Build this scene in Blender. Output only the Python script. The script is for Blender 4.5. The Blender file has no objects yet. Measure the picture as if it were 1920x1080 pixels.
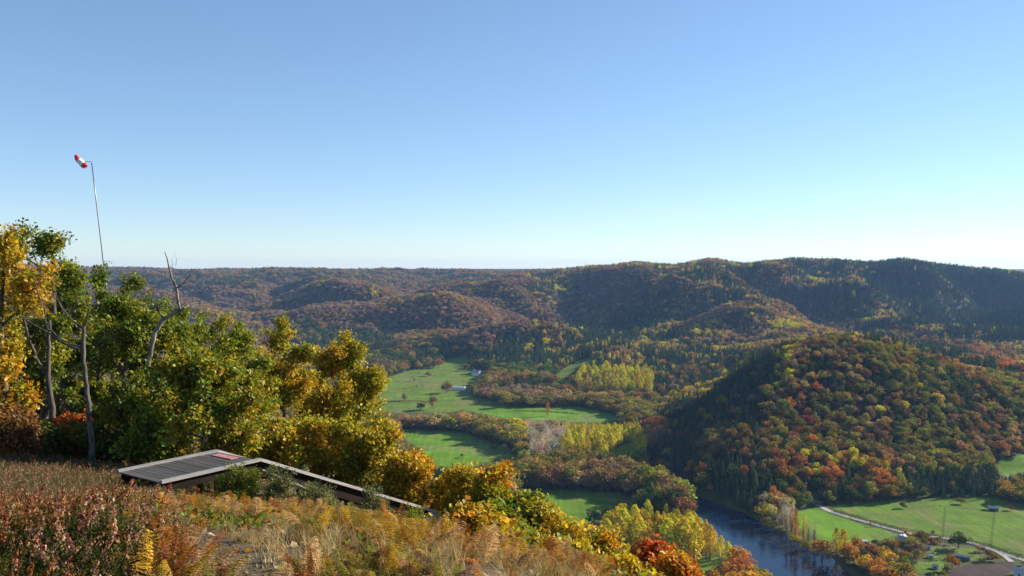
import bpy, math, random, bisect
import numpy as np
from mathutils import Vector, Matrix

R = math.radians
rng = np.random.default_rng(7)
random.seed(7)

# ------------------------------------------------------------------ camera, sky, sun, exposure
scene = bpy.context.scene
FPX = 1600.0                      # focal length in pixels of the 1920 px wide photograph
PITCH = math.atan(40.0 / FPX)
cam_data = bpy.data.cameras.new('camera')
cam_data.lens = FPX / 1920 * 36.0
cam_data.sensor_width = 36.0
cam_data.clip_start = 0.1
cam_data.clip_end = 60000
cam = bpy.data.objects.new('camera', cam_data)
scene.collection.objects.link(cam)
cam.location = (0, 0, 0)
cam.rotation_euler = (math.pi / 2 - PITCH, 0, 0)
scene.camera = cam

SUN_AZ, SUN_EL = 64.0, 23.5       # azimuth clockwise from +Y (the view), elevation
world = bpy.data.worlds.new('World')
scene.world = world
world.use_nodes = True
nt = world.node_tree
nt.nodes.clear()
sky = nt.nodes.new('ShaderNodeTexSky')
sky.sky_type = 'NISHITA'
sky.sun_disc = False
sky.sun_elevation = R(SUN_EL)
sky.sun_rotation = R(SUN_AZ)
sky.altitude = 1500
sky.air_density = 1.0
sky.dust_density = 0.0
sky.ozone_density = 5.0
bg = nt.nodes.new('ShaderNodeBackground')
bg.inputs['Strength'].default_value = 0.112
wo = nt.nodes.new('ShaderNodeOutputWorld')
gm = nt.nodes.new('ShaderNodeGamma')
gm.inputs['Gamma'].default_value = 0.80
nt.links.new(sky.outputs[0], gm.inputs['Color'])
nt.links.new(gm.outputs[0], bg.inputs['Color'])
nt.links.new(bg.outputs[0], wo.inputs['Surface'])

sun_data = bpy.data.lights.new('sun', 'SUN')
sun_data.energy = 5.0
sun_data.angle = R(0.5)
sun_data.color = (1.0, 0.90, 0.76)
sun = bpy.data.objects.new('sun', sun_data)
scene.collection.objects.link(sun)
sd = Vector((math.sin(R(SUN_AZ)) * math.cos(R(SUN_EL)), math.cos(R(SUN_AZ)) * math.cos(R(SUN_EL)), math.sin(R(SUN_EL))))
sun.rotation_euler = sd.to_track_quat('Z', 'Y').to_euler()

scene.view_settings.view_transform = 'Standard'
scene.view_settings.look = 'None'
scene.view_settings.exposure = 1.08
scene.view_settings.gamma = 1.0
scene.view_settings.use_curve_mapping = False
scene.cycles.max_bounces = 5
scene.cycles.diffuse_bounces = 2
scene.cycles.glossy_bounces = 2
scene.cycles.transmission_bounces = 3
scene.cycles.transparent_max_bounces = 6
scene.cycles.volume_bounces = 1
scene.cycles.use_fast_gi = False
HAZE_DENSITY = 0.42e-4
HAZE_COLOR = (0.32, 0.56, 1.0)

# ------------------------------------------------------------------ small helpers
col = scene.collection

def tag(o, label=None, cat=None, group=None, kind=None):
    if label: o['label'] = label
    if cat: o['category'] = cat
    if group: o['group'] = group
    if kind: o['kind'] = kind
    return o

def empty(name, loc=(0, 0, 0), rz=0.0):
    o = bpy.data.objects.new(name, None)
    o.location = loc
    o.rotation_euler = (0, 0, rz)
    o.empty_display_size = 0.3
    col.objects.link(o)
    return o

def link_obj(name, me, parent=None, loc=None, mat=None):
    o = bpy.data.objects.new(name, me)
    if mat is not None and len(me.materials) == 0:
        me.materials.append(mat)
    col.objects.link(o)
    if parent is not None: o.parent = parent
    if loc is not None: o.location = loc
    return o

def np_mesh(name, verts, faces, mats=None, mat_idx=None, smooth=False, face_cols=None, vert_cols=None):
    """verts (N,3); faces (M,k) constant k, or list of arrays"""
    me = bpy.data.meshes.new(name)
    verts = np.ascontiguousarray(verts, dtype=np.float32)
    if isinstance(faces, np.ndarray): faces = [faces]
    faces = [f for f in faces if len(f)]
    me.vertices.add(len(verts))
    me.vertices.foreach_set('co', verts.ravel())
    loops = np.concatenate([f.ravel() for f in faces]).astype(np.int32)
    tot = np.concatenate([np.full(len(f), f.shape[1]) for f in faces]).astype(np.int32)
    start = np.concatenate([[0], np.cumsum(tot)[:-1]]).astype(np.int32)
    me.loops.add(len(loops))
    me.loops.foreach_set('vertex_index', loops)
    me.polygons.add(len(tot))
    me.polygons.foreach_set('loop_start', start)
    me.polygons.foreach_set('loop_total', tot)
    if mats:
        for m in mats: me.materials.append(m)
    if mat_idx is not None:
        me.polygons.foreach_set('material_index', np.asarray(mat_idx, dtype=np.int32))
    me.polygons.foreach_set('use_smooth', np.full(len(tot), smooth))
    if face_cols is not None:
        a = me.attributes.new('leaf_tone', 'FLOAT_COLOR', 'FACE')
        c = np.ones((len(tot), 4), dtype=np.float32); c[:, :face_cols.shape[1]] = face_cols
        a.data.foreach_set('color', c.ravel())
    if vert_cols is not None:
        a = me.attributes.new('ground_tone', 'FLOAT_COLOR', 'POINT')
        c = np.ones((len(verts), 4), dtype=np.float32); c[:, :vert_cols.shape[1]] = vert_cols
        a.data.foreach_set('color', c.ravel())
    me.update(calc_edges=True)
    me.validate()
    return me

class MB:
    """collects boxes and tubes, builds one mesh"""
    def __init__(s): s.v = []; s.f = []
    def box(s, c, size, rot=None):
        n = len(s.v)
        M = rot if rot is not None else Matrix.Identity(3)
        for dx in (-.5, .5):
            for dy in (-.5, .5):
                for dz in (-.5, .5):
                    p = M @ Vector((dx * size[0], dy * size[1], dz * size[2])) + Vector(c)
                    s.v.append(tuple(p))
        for q in ((0, 1, 3, 2), (4, 6, 7, 5), (0, 4, 5, 1), (2, 3, 7, 6), (0, 2, 6, 4), (1, 5, 7, 3)):
            s.f.append(tuple(n + i for i in q))
        return s
    def beam(s, a, b, w, h, up=Vector((0, 0, 1))):
        a = Vector(a); b = Vector(b); d = (b - a); L = d.length; d.normalize()
        x = d.cross(up).normalized(); z = x.cross(d)
        M = Matrix((x, d, z)).transposed()
        return s.box((a + b) / 2, (w, L, h), M)
    def tube(s, pts, rad, n=6, cap=True):
        pts = [Vector(p) for p in pts]
        base = len(s.v)
        for i, p in enumerate(pts):
            d = (pts[min(i + 1, len(pts) - 1)] - pts[max(i - 1, 0)]).normalized()
            x = d.cross(Vector((0.31, 0.17, 0.93))).normalized(); y = d.cross(x)
            r = rad[i] if hasattr(rad, '__len__') else rad
            for k in range(n):
                t = 2 * math.pi * k / n
                s.v.append(tuple(p + (x * math.cos(t) + y * math.sin(t)) * r))
        for i in range(len(pts) - 1):
            for k in range(n):
                s.f.append((base + i * n + k, base + i * n + (k + 1) % n, base + (i + 1) * n + (k + 1) % n, base + (i + 1) * n + k))
        if cap:
            s.f.append(tuple(base + k for k in range(n))[::-1])
            s.f.append(tuple(base + (len(pts) - 1) * n + k for k in range(n)))
        return s
    def poly(s, pts):
        n = len(s.v); s.v += [tuple(p) for p in pts]; s.f.append(tuple(range(n, n + len(pts)))); return s
    def mesh(s, name, mat, smooth=False):
        me = bpy.data.meshes.new(name)
        me.from_pydata(s.v, [], s.f)
        me.materials.append(mat)
        if smooth: me.polygons.foreach_set('use_smooth', [True] * len(me.polygons))
        me.update()
        return me
    def build(s, name, mat, parent=None, loc=None, smooth=False):
        return link_obj(name, s.mesh(name, mat, smooth), parent, loc)

# ------------------------------------------------------------------ materials
def new_mat(name):
    m = bpy.data.materials.new(name); m.use_nodes = True
    nt = m.node_tree; nt.nodes.clear()
    out = nt.nodes.new('ShaderNodeOutputMaterial')
    return m, nt, out

def N(nt, t, **kw):
    n = nt.nodes.new(t)
    for k, v in kw.items(): setattr(n, k, v)
    return n

def mixcol(nt, fac, a, b, mode='MIX'):
    n = N(nt, 'ShaderNodeMix', data_type='RGBA', blend_type=mode)
    for sock, val in ((n.inputs[0], fac), (n.inputs[6], a), (n.inputs[7], b)):
        if hasattr(val, 'links') or isinstance(val, bpy.types.NodeSocket): nt.links.new(val, sock)
        elif isinstance(val, tuple): sock.default_value = val if len(val) == 4 else (*val, 1)
        else: sock.default_value = val
    return n.outputs[2]

def noise(nt, scale, detail=4, rough=0.55, coord='Object', dist=0.0):
    tc = N(nt, 'ShaderNodeTexCoord')
    n = N(nt, 'ShaderNodeTexNoise')
    n.inputs['Scale'].default_value = scale; n.inputs['Detail'].default_value = detail
    n.inputs['Roughness'].default_value = rough; n.inputs['Distortion'].default_value = dist
    nt.links.new(tc.outputs[coord], n.inputs['Vector'])
    return n.outputs[0]

def ramp(nt, fac, lo, hi, a=0.0, b=1.0):
    n = N(nt, 'ShaderNodeMapRange')
    n.inputs[1].default_value = lo; n.inputs[2].default_value = hi
    n.inputs[3].default_value = a; n.inputs[4].default_value = b
    nt.links.new(fac, n.inputs[0]); return n.outputs[0]

def foliage_shader(nt, out, colour, trans=0.32, gloss=0.0):
    d = N(nt, 'ShaderNodeBsdfDiffuse'); t = N(nt, 'ShaderNodeBsdfTranslucent')
    nt.links.new(colour, d.inputs['Color'])
    warm = mixcol(nt, 1.0, colour, (1.25, 1.1, 0.55, 1), 'MULTIPLY')
    nt.links.new(warm, t.inputs['Color'])
    m = N(nt, 'ShaderNodeMixShader'); m.inputs[0].default_value = trans
    nt.links.new(d.outputs[0], m.inputs[1]); nt.links.new(t.outputs[0], m.inputs[2])
    last = m.outputs[0]
    if gloss:
        g = N(nt, 'ShaderNodeBsdfGlossy'); g.inputs['Roughness'].default_value = 0.42
        g.inputs['Color'].default_value = (1, 1, 1, 1)
        m2 = N(nt, 'ShaderNodeMixShader'); m2.inputs[0].default_value = gloss
        nt.links.new(last, m2.inputs[1]); nt.links.new(g.outputs[0], m2.inputs[2]); last = m2.outputs[0]
    nt.links.new(last, out.inputs['Surface'])

def make_tinted_foliage(name, trans=0.3, gloss=0.0):
    """colour = tint of the plant (object or instance) x tone of the leaf"""
    m, nt, out = new_mat(name)
    a = N(nt, 'ShaderNodeAttribute', attribute_type='INSTANCER', attribute_name='tint')
    b = N(nt, 'ShaderNodeAttribute', attribute_type='GEOMETRY', attribute_name='leaf_tone')
    c = mixcol(nt, 1.0, a.outputs['Color'], b.outputs['Color'], 'MULTIPLY')
    foliage_shader(nt, out, c, trans, gloss)
    return m

def make_leaf_mat(name, trans=0.35, gloss=0.04):
    m, nt, out = new_mat(name)
    b = N(nt, 'ShaderNodeAttribute', attribute_type='GEOMETRY', attribute_name='leaf_tone')
    foliage_shader(nt, out, b.outputs['Color'], trans, gloss)
    return m

def plain(name, colour, rough=0.8, var=0.25, scale=3.0, bump=0.0, metallic=0.0, coord='Object'):
    m, nt, out = new_mat(name)
    p = N(nt, 'ShaderNodeBsdfPrincipled')
    p.inputs['Roughness'].default_value = rough; p.inputs['Metallic'].default_value = metallic
    nz = noise(nt, scale, 6, 0.6, coord)
    f = ramp(nt, nz, 0.3, 0.7)
    c = mixcol(nt, f, tuple(x * (1 - var) for x in colour), tuple(min(1, x * (1 + var)) for x in colour))
    nt.links.new(c, p.inputs['Base Color'])
    if bump:
        b = N(nt, 'ShaderNodeBump'); b.inputs['Strength'].default_value = bump; b.inputs['Distance'].default_value = 0.02
        nt.links.new(nz, b.inputs['Height']); nt.links.new(b.outputs[0], p.inputs['Normal'])
    nt.links.new(p.outputs[0], out.inputs['Surface'])
    return m

M = {}
M['tree_foliage'] = make_tinted_foliage('tree_foliage', 0.28)
M['plant_foliage'] = make_tinted_foliage('plant_foliage', 0.35)
M['near_leaf'] = make_leaf_mat('near_leaf', 0.42, 0.012)
M['far_trunk'] = plain('far_trunk', (0.13, 0.105, 0.085), 0.9, 0.3, 1.0)
M['stone_wall'] = plain('stone_wall', (0.62, 0.58, 0.50), 0.9, 0.12, 1.2)
M['white_wall'] = plain('white_wall', (0.78, 0.77, 0.73), 0.9, 0.06, 1.2)
M['grey_roof'] = plain('grey_roof', (0.30, 0.29, 0.30), 0.7, 0.15, 1.0)
M['pale_roof'] = plain('pale_roof', (0.50, 0.48, 0.47), 0.6, 0.12, 1.0)
M['brown_roof'] = plain('brown_roof', (0.26, 0.19, 0.15), 0.8, 0.2, 1.0)
M['window_glass'] = plain('window_glass', (0.03, 0.035, 0.04), 0.15, 0.1, 1.0)
M['dark_door'] = plain('dark_door', (0.07, 0.055, 0.04), 0.7, 0.1, 1.0)
M['fence_wood'] = plain('fence_wood', (0.2, 0.17, 0.13), 0.9, 0.2, 1.0)
M['metal_pole'] = plain('metal_pole', (0.22, 0.24, 0.27), 0.4, 0.08, 2.0, metallic=0.6)
M['sock_red'] = plain('sock_red', (0.72, 0.035, 0.04), 0.7, 0.15, 6.0)
M['sock_white'] = plain('sock_white', (0.80, 0.80, 0.78), 0.7, 0.06, 6.0)
M['red_paint'] = plain('red_paint', (0.40, 0.15, 0.14), 0.85, 0.5, 9.0)

def wood_mat(name, c1, c2, along=0):
    m, nt, out = new_mat(name)
    p = N(nt, 'ShaderNodeBsdfPrincipled'); p.inputs['Roughness'].default_value = 0.75
    tc = N(nt, 'ShaderNodeTexCoord'); mp = N(nt, 'ShaderNodeMapping')
    sc = [9, 9, 9]; sc[along] = 0.7
    mp.inputs['Scale'].default_value = sc
    nz = N(nt, 'ShaderNodeTexNoise'); nz.inputs['Scale'].default_value = 3; nz.inputs['Detail'].default_value = 6
    oi = N(nt, 'ShaderNodeObjectInfo')
    nt.links.new(tc.outputs['Object'], mp.inputs['Vector']); nt.links.new(mp.outputs[0], nz.inputs['Vector'])
    c = mixcol(nt, ramp(nt, nz.outputs[0], 0.3, 0.7), c1, c2)
    c = mixcol(nt, 1.0, c, ramp(nt, oi.outputs['Random'], 0, 1, 0.65, 1.25), 'MULTIPLY')
    nt.links.new(c, p.inputs['Base Color'])
    b = N(nt, 'ShaderNodeBump'); b.inputs['Strength'].default_value = 0.4; b.inputs['Distance'].default_value = 0.005
    nt.links.new(nz.outputs[0], b.inputs['Height']); nt.links.new(b.outputs[0], p.inputs['Normal'])
    nt.links.new(p.outputs[0], out.inputs['Surface'])
    return m
M['deck_wood'] = wood_mat('deck_wood', (0.035, 0.032, 0.03), (0.095, 0.088, 0.082), 0)
M['edge_wood'] = wood_mat('edge_wood', (0.22, 0.21, 0.20), (0.38, 0.365, 0.35), 1)
def matte(m):
    for n_ in m.node_tree.nodes:
        if n_.type == 'BSDF_PRINCIPLED': n_.inputs['Specular IOR Level'].default_value = 0.05
M['fascia_shade_wood'] = wood_mat('fascia_shade_wood', (0.010, 0.008, 0.006), (0.028, 0.020, 0.015), 1)  # near-black colour stands in for the shade under the deck edge
M['under_wood'] = wood_mat('under_wood', (0.05, 0.035, 0.025), (0.10, 0.07, 0.05), 1)
matte(M['fascia_shade_wood']); matte(M['under_wood'])

def bark_mat(name, c1, c2, scale=6):
    m, nt, out = new_mat(name)
    p = N(nt, 'ShaderNodeBsdfPrincipled'); p.inputs['Roughness'].default_value = 0.9
    tc = N(nt, 'ShaderNodeTexCoord'); mp = N(nt, 'ShaderNodeMapping'); mp.inputs['Scale'].default_value = (1, 1, 0.25)
    nz = N(nt, 'ShaderNodeTexNoise'); nz.inputs['Scale'].default_value = scale; nz.inputs['Detail'].default_value = 8
    nt.links.new(tc.outputs['Object'], mp.inputs['Vector']); nt.links.new(mp.outputs[0], nz.inputs['Vector'])
    nt.links.new(mixcol(nt, ramp(nt, nz.outputs[0], 0.35, 0.65), c1, c2), p.inputs['Base Color'])
    b = N(nt, 'ShaderNodeBump'); b.inputs['Strength'].default_value = 0.8; b.inputs['Distance'].default_value = 0.03
    nt.links.new(nz.outputs[0], b.inputs['Height']); nt.links.new(b.outputs[0], p.inputs['Normal'])
    nt.links.new(p.outputs[0], out.inputs['Surface'])
    return m
M['oak_bark'] = bark_mat('oak_bark', (0.035, 0.028, 0.022), (0.11, 0.09, 0.07))
M['dead_bark'] = bark_mat('dead_bark', (0.06, 0.05, 0.042), (0.30, 0.265, 0.23), 9)
M['grey_bark'] = bark_mat('grey_bark', (0.02, 0.017, 0.014), (0.13, 0.11, 0.09), 9)

# ground: tone painted per vertex (what grows there), grain from noise
def ground_material():
    m, nt, out = new_mat('ground')
    p = N(nt, 'ShaderNodeBsdfPrincipled'); p.inputs['Roughness'].default_value = 0.95
    p.inputs['Specular IOR Level'].default_value = 0.1
    a = N(nt, 'ShaderNodeAttribute', attribute_name='ground_tone')
    n1 = noise(nt, 0.045, 8, 0.62, dist=0.6); n2 = noise(nt, 0.6, 5, 0.6); n3 = noise(nt, 7.0, 6, 0.65)
    c = mixcol(nt, 1.0, a.outputs['Color'], ramp(nt, n1, 0.3, 0.7, 0.70, 1.26), 'MULTIPLY')
    c = mixcol(nt, 1.0, c, ramp(nt, n2, 0.3, 0.7, 0.80, 1.18), 'MULTIPLY')
    c = mixcol(nt, 1.0, c, ramp(nt, n3, 0.3, 0.7, 0.7, 1.3), 'MULTIPLY')
    tc = N(nt, 'ShaderNodeTexCoord'); mp = N(nt, 'ShaderNodeMapping'); mp.inputs['Scale'].default_value = (0.30, 0.018, 1); mp.inputs['Rotation'].default_value = (0, 0, 0.55)
    st = N(nt, 'ShaderNodeTexNoise'); st.inputs['Scale'].default_value = 1.0; st.inputs['Detail'].default_value = 3
    nt.links.new(tc.outputs['Object'], mp.inputs['Vector']); nt.links.new(mp.outputs[0], st.inputs['Vector'])
    c = mixcol(nt, 1.0, c, ramp(nt, st.outputs[0], 0.35, 0.65, 0.88, 1.12), 'MULTIPLY')
    nt.links.new(c, p.inputs['Base Color'])
    b = N(nt, 'ShaderNodeBump'); b.inputs['Strength'].default_value = 0.5; b.inputs['Distance'].default_value = 0.06
    nt.links.new(n3, b.inputs['Height']); nt.links.new(b.outputs[0], p.inputs['Normal'])
    nt.links.new(p.outputs[0], out.inputs['Surface'])
    return m
M['ground'] = ground_material()
M['road'] = plain('road', (0.34, 0.32, 0.29), 0.95, 0.12, 0.25)

def water_material():
    m, nt, out = new_mat('river_water')
    p = N(nt, 'ShaderNodeBsdfPrincipled')
    p.inputs['Base Color'].default_value = (0.006, 0.020, 0.050, 1)
    p.inputs['Roughness'].default_value = 0.06; p.inputs['IOR'].default_value = 1.33
    nz = noise(nt, 0.35, 5, 0.6)
    b = N(nt, 'ShaderNodeBump'); b.inputs['Strength'].default_value = 0.12; b.inputs['Distance'].default_value = 0.25
    nt.links.new(nz, b.inputs['Height']); nt.links.new(b.outputs[0], p.inputs['Normal'])
    nt.links.new(p.outputs[0], out.inputs['Surface'])
    return m
M['river_water'] = water_material()

# ------------------------------------------------------------------ where a point of the photograph lies
CP, SP = math.cos(PITCH), math.sin(PITCH)
def ray(px, py):
    u = (np.asarray(px, float) - 960) / FPX; v = -(np.asarray(py, float) - 540) / FPX
    return u, CP + v * SP, -SP + v * CP
def P(px, py, d):
    """world point at horizontal forward distance d on the ray of photo pixel (px,py)"""
    x, y, z = ray(px, py); k = d / y
    return np.stack([x * k, y * k, z * k], -1) if np.ndim(k) else Vector((float(x * k), float(y * k), float(z * k)))
def project(p):
    p = np.asarray(p, float)
    fy = p[..., 1] * CP - p[..., 2] * SP; uz = p[..., 1] * SP + p[..., 2] * CP
    fy = np.maximum(fy, 1e-3)
    return 960 + FPX * p[..., 0] / fy, 540 - FPX * uz / fy

def in_poly(px, py, poly):
    inside = np.zeros(np.shape(px), bool); n = len(poly)
    for i in range(n):
        x1, y1 = poly[i]; x2, y2 = poly[(i + 1) % n]
        if y1 == y2: continue
        c = ((y1 > py) != (y2 > py)) & (px < (x2 - x1) * (py - y1) / (y2 - y1) + x1)
        inside ^= c
    return inside

# lattice noise
_perm = rng.random((256, 256))
def vnoise(x, y):
    xi = np.floor(x).astype(int); yi = np.floor(y).astype(int); fx = x - xi; fy = y - yi
    fx = fx * fx * (3 - 2 * fx); fy = fy * fy * (3 - 2 * fy)
    a = _perm[xi & 255, yi & 255]; b = _perm[(xi + 1) & 255, yi & 255]
    c = _perm[xi & 255, (yi + 1) & 255]; d = _perm[(xi + 1) & 255, (yi + 1) & 255]
    return (a * (1 - fx) + b * fx) * (1 - fy) + (c * (1 - fx) + d * fx) * fy
def fbm(x, y, scale, octaves=4):
    s = 0; amp = 0.5; t = 0
    for o in range(octaves):
        s = s + amp * vnoise(x / scale + 17.3 * o, y / scale + 9.1 * o); t += amp; amp *= 0.5; scale /= 2.03
    return s / t

# ------------------------------------------------------------------ the shape of the land
FLOOR = -180.0
SPUR_SHIFT, SPUR_PITCH, SPUR_H = 120.0, 430.0, 105.0
TH = 9.0
crest = [  # photo x, y of the tree tops, distance
 # near wooded spur on the right
 (1262, 795, 810), (1320, 748, 800), (1400, 700, 795), (1470, 668, 805), (1560, 642, 830), (1640, 644, 855), (1700, 655, 880),
 (1770, 668, 905), (1850, 690, 920), (1920, 712, 925), (2050, 750, 900), (2300, 800, 880),
 (1380, 800, 715), (1450, 790, 728), (1560, 780, 745), (1700, 790, 770), (1850, 812, 785), (1920, 820, 790), (1480, 880, 664), (1620, 880, 672), (1760, 880, 694),
 (1400, 880, 658), (1330, 850, 704),
 # middle hill: skyline
 (1060, 506, 3000), (1130, 497, 2700), (1200, 490, 2550), (1250, 500, 2430), (1300, 489, 2500), (1380, 490, 2500), (1480, 487, 2600), (1560, 487, 2500),
 (1650, 490, 2600), (1720, 491, 2900), (1800, 498, 2950), (1900, 506, 3000), (2100, 505, 3000), (2400, 505, 3000),
 # spur whose near flank lies in shade
 (1085, 526, 2450), (1035, 560, 2300), (1000, 590, 2150),
 # ridge in front of it
 (1330, 512, 2250), (1240, 538, 2100), (1140, 565, 1980), (1080, 588, 1880), (1000, 608, 1780), (920, 640, 1640),
 (1400, 520, 2200),
 # second ridge
 (1440, 560, 1950), (1350, 590, 1800), (1250, 612, 1650), (1180, 640, 1500), (1120, 662, 1400),
 # third ridge
 (1500, 600, 1600), (1400, 640, 1450), (1310, 678, 1320), (1220, 712, 1200),
 # ridge dropping right behind the near spur
 (1480, 548, 2000), (1560, 578, 1800), (1640, 606, 1650), (1750, 640, 1500), (1850, 668, 1400), (1920, 690, 1330), (2100, 740, 1250),
 (1560, 615, 1300), (1700, 642, 1220), (1850, 680, 1120), (1480, 645, 1150),
 # conifer hill
 (1600, 530, 2250), (1700, 560, 2130), (1780, 590, 2050), (1640, 570, 2000), (1660, 497, 2500), (1720, 528, 2350), (1785, 572, 2200), (1810, 602, 2080),
 (1740, 498, 2800), (1850, 535, 2650), (1920, 548, 2600), (1840, 590, 2480),
 (1920, 566, 2000), (1860, 596, 1900), (1835, 620, 1850), (2050, 560, 2000),
 (1830, 498, 4600), (1930, 503, 4600), (2200, 503, 4600),
 # plateau skyline on the left
 (-400, 498, 4000), (-200, 497, 4000), (0, 495, 4000), (150, 498, 4000), (250, 501, 4200), (350, 501, 4100), (500, 504, 4200), (650, 504, 4200), (760, 504, 4300), (900, 506, 4500), (1000, 506, 4500),
 (450, 522, 3250), (600, 523, 3200), (800, 523, 3300), (950, 526, 3250), (1010, 540, 2950), (300, 530, 3100), (100, 540, 3000), (-200, 540, 3000),
 # round brown hill
 (640, 572, 2250), (720, 553, 2350), (850, 541, 2400), (950, 549, 2330), (984, 572, 2250),
 (560, 600, 2120), (900, 612, 1900), (800, 615, 1880), (700, 630, 1850), (600, 650, 1800),
 (450, 560, 2750), (400, 585, 2500), (520, 620, 2050), (300, 570, 2500), (100, 580, 2400), (-200, 570, 2400), (300, 640, 1900), (100, 650, 1800),
 # wooded knolls in the valley beside the farm
 (950, 712, 1270), (900, 725, 1230),
]
ground_pts = [ # photo x, y of bare ground, distance
 (1040, 706, 1340), (1075, 690, 1380), (1105, 672, 1430), (1885, 882, 740), (1915, 858, 760), (870, 674, 1620), (845, 668, 1650),
]
abs_pts = []   # x of the photo, distance, height: hollows and the valley floor
for px, d, z in [(1150, 2180, -140), (1090, 2150, -150), (1210, 2300, -112), (1290, 1950, -110), (1180, 1700, -158), (1060, 1600, -165), (1350, 1620, -158), (1250, 1420, -172), (1420, 1720, -125), (1340, 2080, -70),
                 (1820, 2350, -150), (1880, 2300, -150), (1830, 2120, -160), (1760, 2450, -105), (1780, 2650, -75), (1560, 1080, -96), (1700, 1080, -106), (1400, 1060, -138), (1900, 1060, -122), (2050, 1060, -135), (1450, 1250, -122), (1560, 1480, -130), (1650, 1400, -130), (1380, 1250, -150),
                 (990, 1900, -150), (1000, 2050, -130), (560, 2350, -110), (480, 2300, -120), (640, 2500, -85),
                 (1580, 2330, -85), (1525, 2150, -125), (1500, 2280, -85), (620, 2450, -125), (930, 2150, -85), (700, 2700, -70), (880, 2700, -60),
                 (960, 7000, 5), (0, 7000, 5), (1920, 7000, 5), (-800, 6500, 0), (2800, 6500, 0)]:
    abs_pts.append(((px - 960) / FPX * d, d, z))
for px, d in [(700, 700), (1000, 700), (1300, 600), (1100, 500), (1500, 560), (1700, 560), (1900, 560), (1600, 640), (1800, 650), (1950, 640), (1400, 620), (1250, 670), (1150, 760), (1180, 900), (1100, 900), (1200, 1020),
              (900, 900), (750, 900), (600, 900), (400, 1000), (700, 1200), (600, 1300), (800, 1200), (900, 1080), (1000, 1080), (1120, 1060), (1180, 1060), (720, 1450), (800, 1450), (850, 1300), (860, 1450), (500, 1500),
              (2100, 600), (2200, 720), (200, 700), (0, 1100), (0, 500), (500, 500), (1900, 300), (960, 200), (2600, 500), (-600, 700), (1540, 640), (1650, 640), (1750, 648)]:
    abs_pts.append(((px - 960) / FPX * d, d, -187 if d < 1250 else -183))
ctl = [tuple(P(px, py, d) - Vector((0, 0, TH))) for px, py, d in crest] + [tuple(P(*g)) for g in ground_pts] + abs_pts
ctl = np.array(ctl, float)

def tps_fit(pts, lam):
    X = pts[:, :2] / 1000.0; n = len(X)
    r2 = ((X[:, None] - X[None]) ** 2).sum(-1)
    K = np.where(r2 > 0, 0.5 * r2 * np.log(np.maximum(r2, 1e-12)), 0)
    A = np.zeros((n + 3, n + 3)); A[:n, :n] = K + lam * np.eye(n)
    A[:n, n] = 1; A[:n, n + 1:] = X; A[n, :n] = 1; A[n + 1:, :n] = X.T
    return X, np.linalg.solve(A, np.concatenate([pts[:, 2], [0, 0, 0]]))
TX, TW = tps_fit(ctl, 2e-5)

def softmax2(a, b, k):
    return np.logaddexp(a / k, b / k) * k

def far_height(x, y):
    x = np.asarray(x, float); y = np.asarray(y, float)
    sh = x.shape; x = x.ravel(); y = y.ravel()
    z = np.empty_like(x)
    for i in range(0, len(x), 40000):
        q = np.stack([x[i:i + 40000], y[i:i + 40000]], 1) / 1000.0
        r2 = ((q[:, None] - TX[None]) ** 2).sum(-1)
        K = 0.5 * r2 * np.log(np.maximum(r2, 1e-12))
        z[i:i + 40000] = K @ TW[:-3] + TW[-3] + q @ TW[-2:]
    z = np.clip(z, -190, 40); z = z + np.clip((y - 1250) / 500, 0, 1) * np.clip((3200 - y) / 600, 0, 1) * np.clip((z + 150) / 60, 0, 1) * (fbm(x + 0.8 * y, y * 0.5 + 300, 300, 2) - 0.5) * 60 * (1 - np.clip((z + 30) / 40, 0, 1))
    hill = np.clip((z + 172) / 40, 0, 1)
    d = np.hypot(x, y)
    gul = np.abs(fbm(x + 0.35 * y, y, 420, 4) - 0.5) * 2
    z = z + hill * (gul - 0.30) * 110 * np.clip(d / 2200, 0.35, 1.0) * (1 - 0.65 * np.clip((z + 35) / 45, 0, 1))
    z = z + hill * (fbm(x, y, 110, 3) - 0.5) * 10
    # spurs and side valleys shaped so their steep left flanks fall in shade
    cc = (x * .90 + y * .30 + (fbm(x, y, 700, 3) - .5) * 620 + SPUR_SHIFT) / SPUR_PITCH
    fr = cc - np.floor(cc); prof = np.where(fr < .36, fr / .36, (1 - fr) / .64); prof = prof * prof * (3 - 2 * prof)
    msk = np.clip((x - 0) / 250, 0, 1) * np.clip((y - 1250) / 350, 0, 1) * np.clip((4000 - y) / 800, 0, 1) * np.clip((z + 165) / 70, 0, 1)
    z = z + msk * (prof - .55) * SPUR_H
    ridge = np.interp(960 + FPX * x / np.maximum(y, 1), [-400, 0, 250, 500, 700, 900, 1050, 1130, 1190, 1265, 1330, 1400, 1480, 1560, 1640, 1700, 1790, 1860, 1930, 2300],
                      [493, 491, 498, 501, 499, 504, 504, 497, 488, 495, 484, 493, 485, 487, 492, 486, 498, 506, 511, 508])
    cap = np.maximum(d, 1500) * (497 - ridge) / FPX - TH + (fbm(x, y, 380, 3) - .5) * 18 + (fbm(x, y, 120, 2) - .5) * 14
    z = -softmax2(-z, -cap, 5.0)
    z = softmax2(z, np.full_like(z, FLOOR), 2.5)
    return z.reshape(sh)

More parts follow.
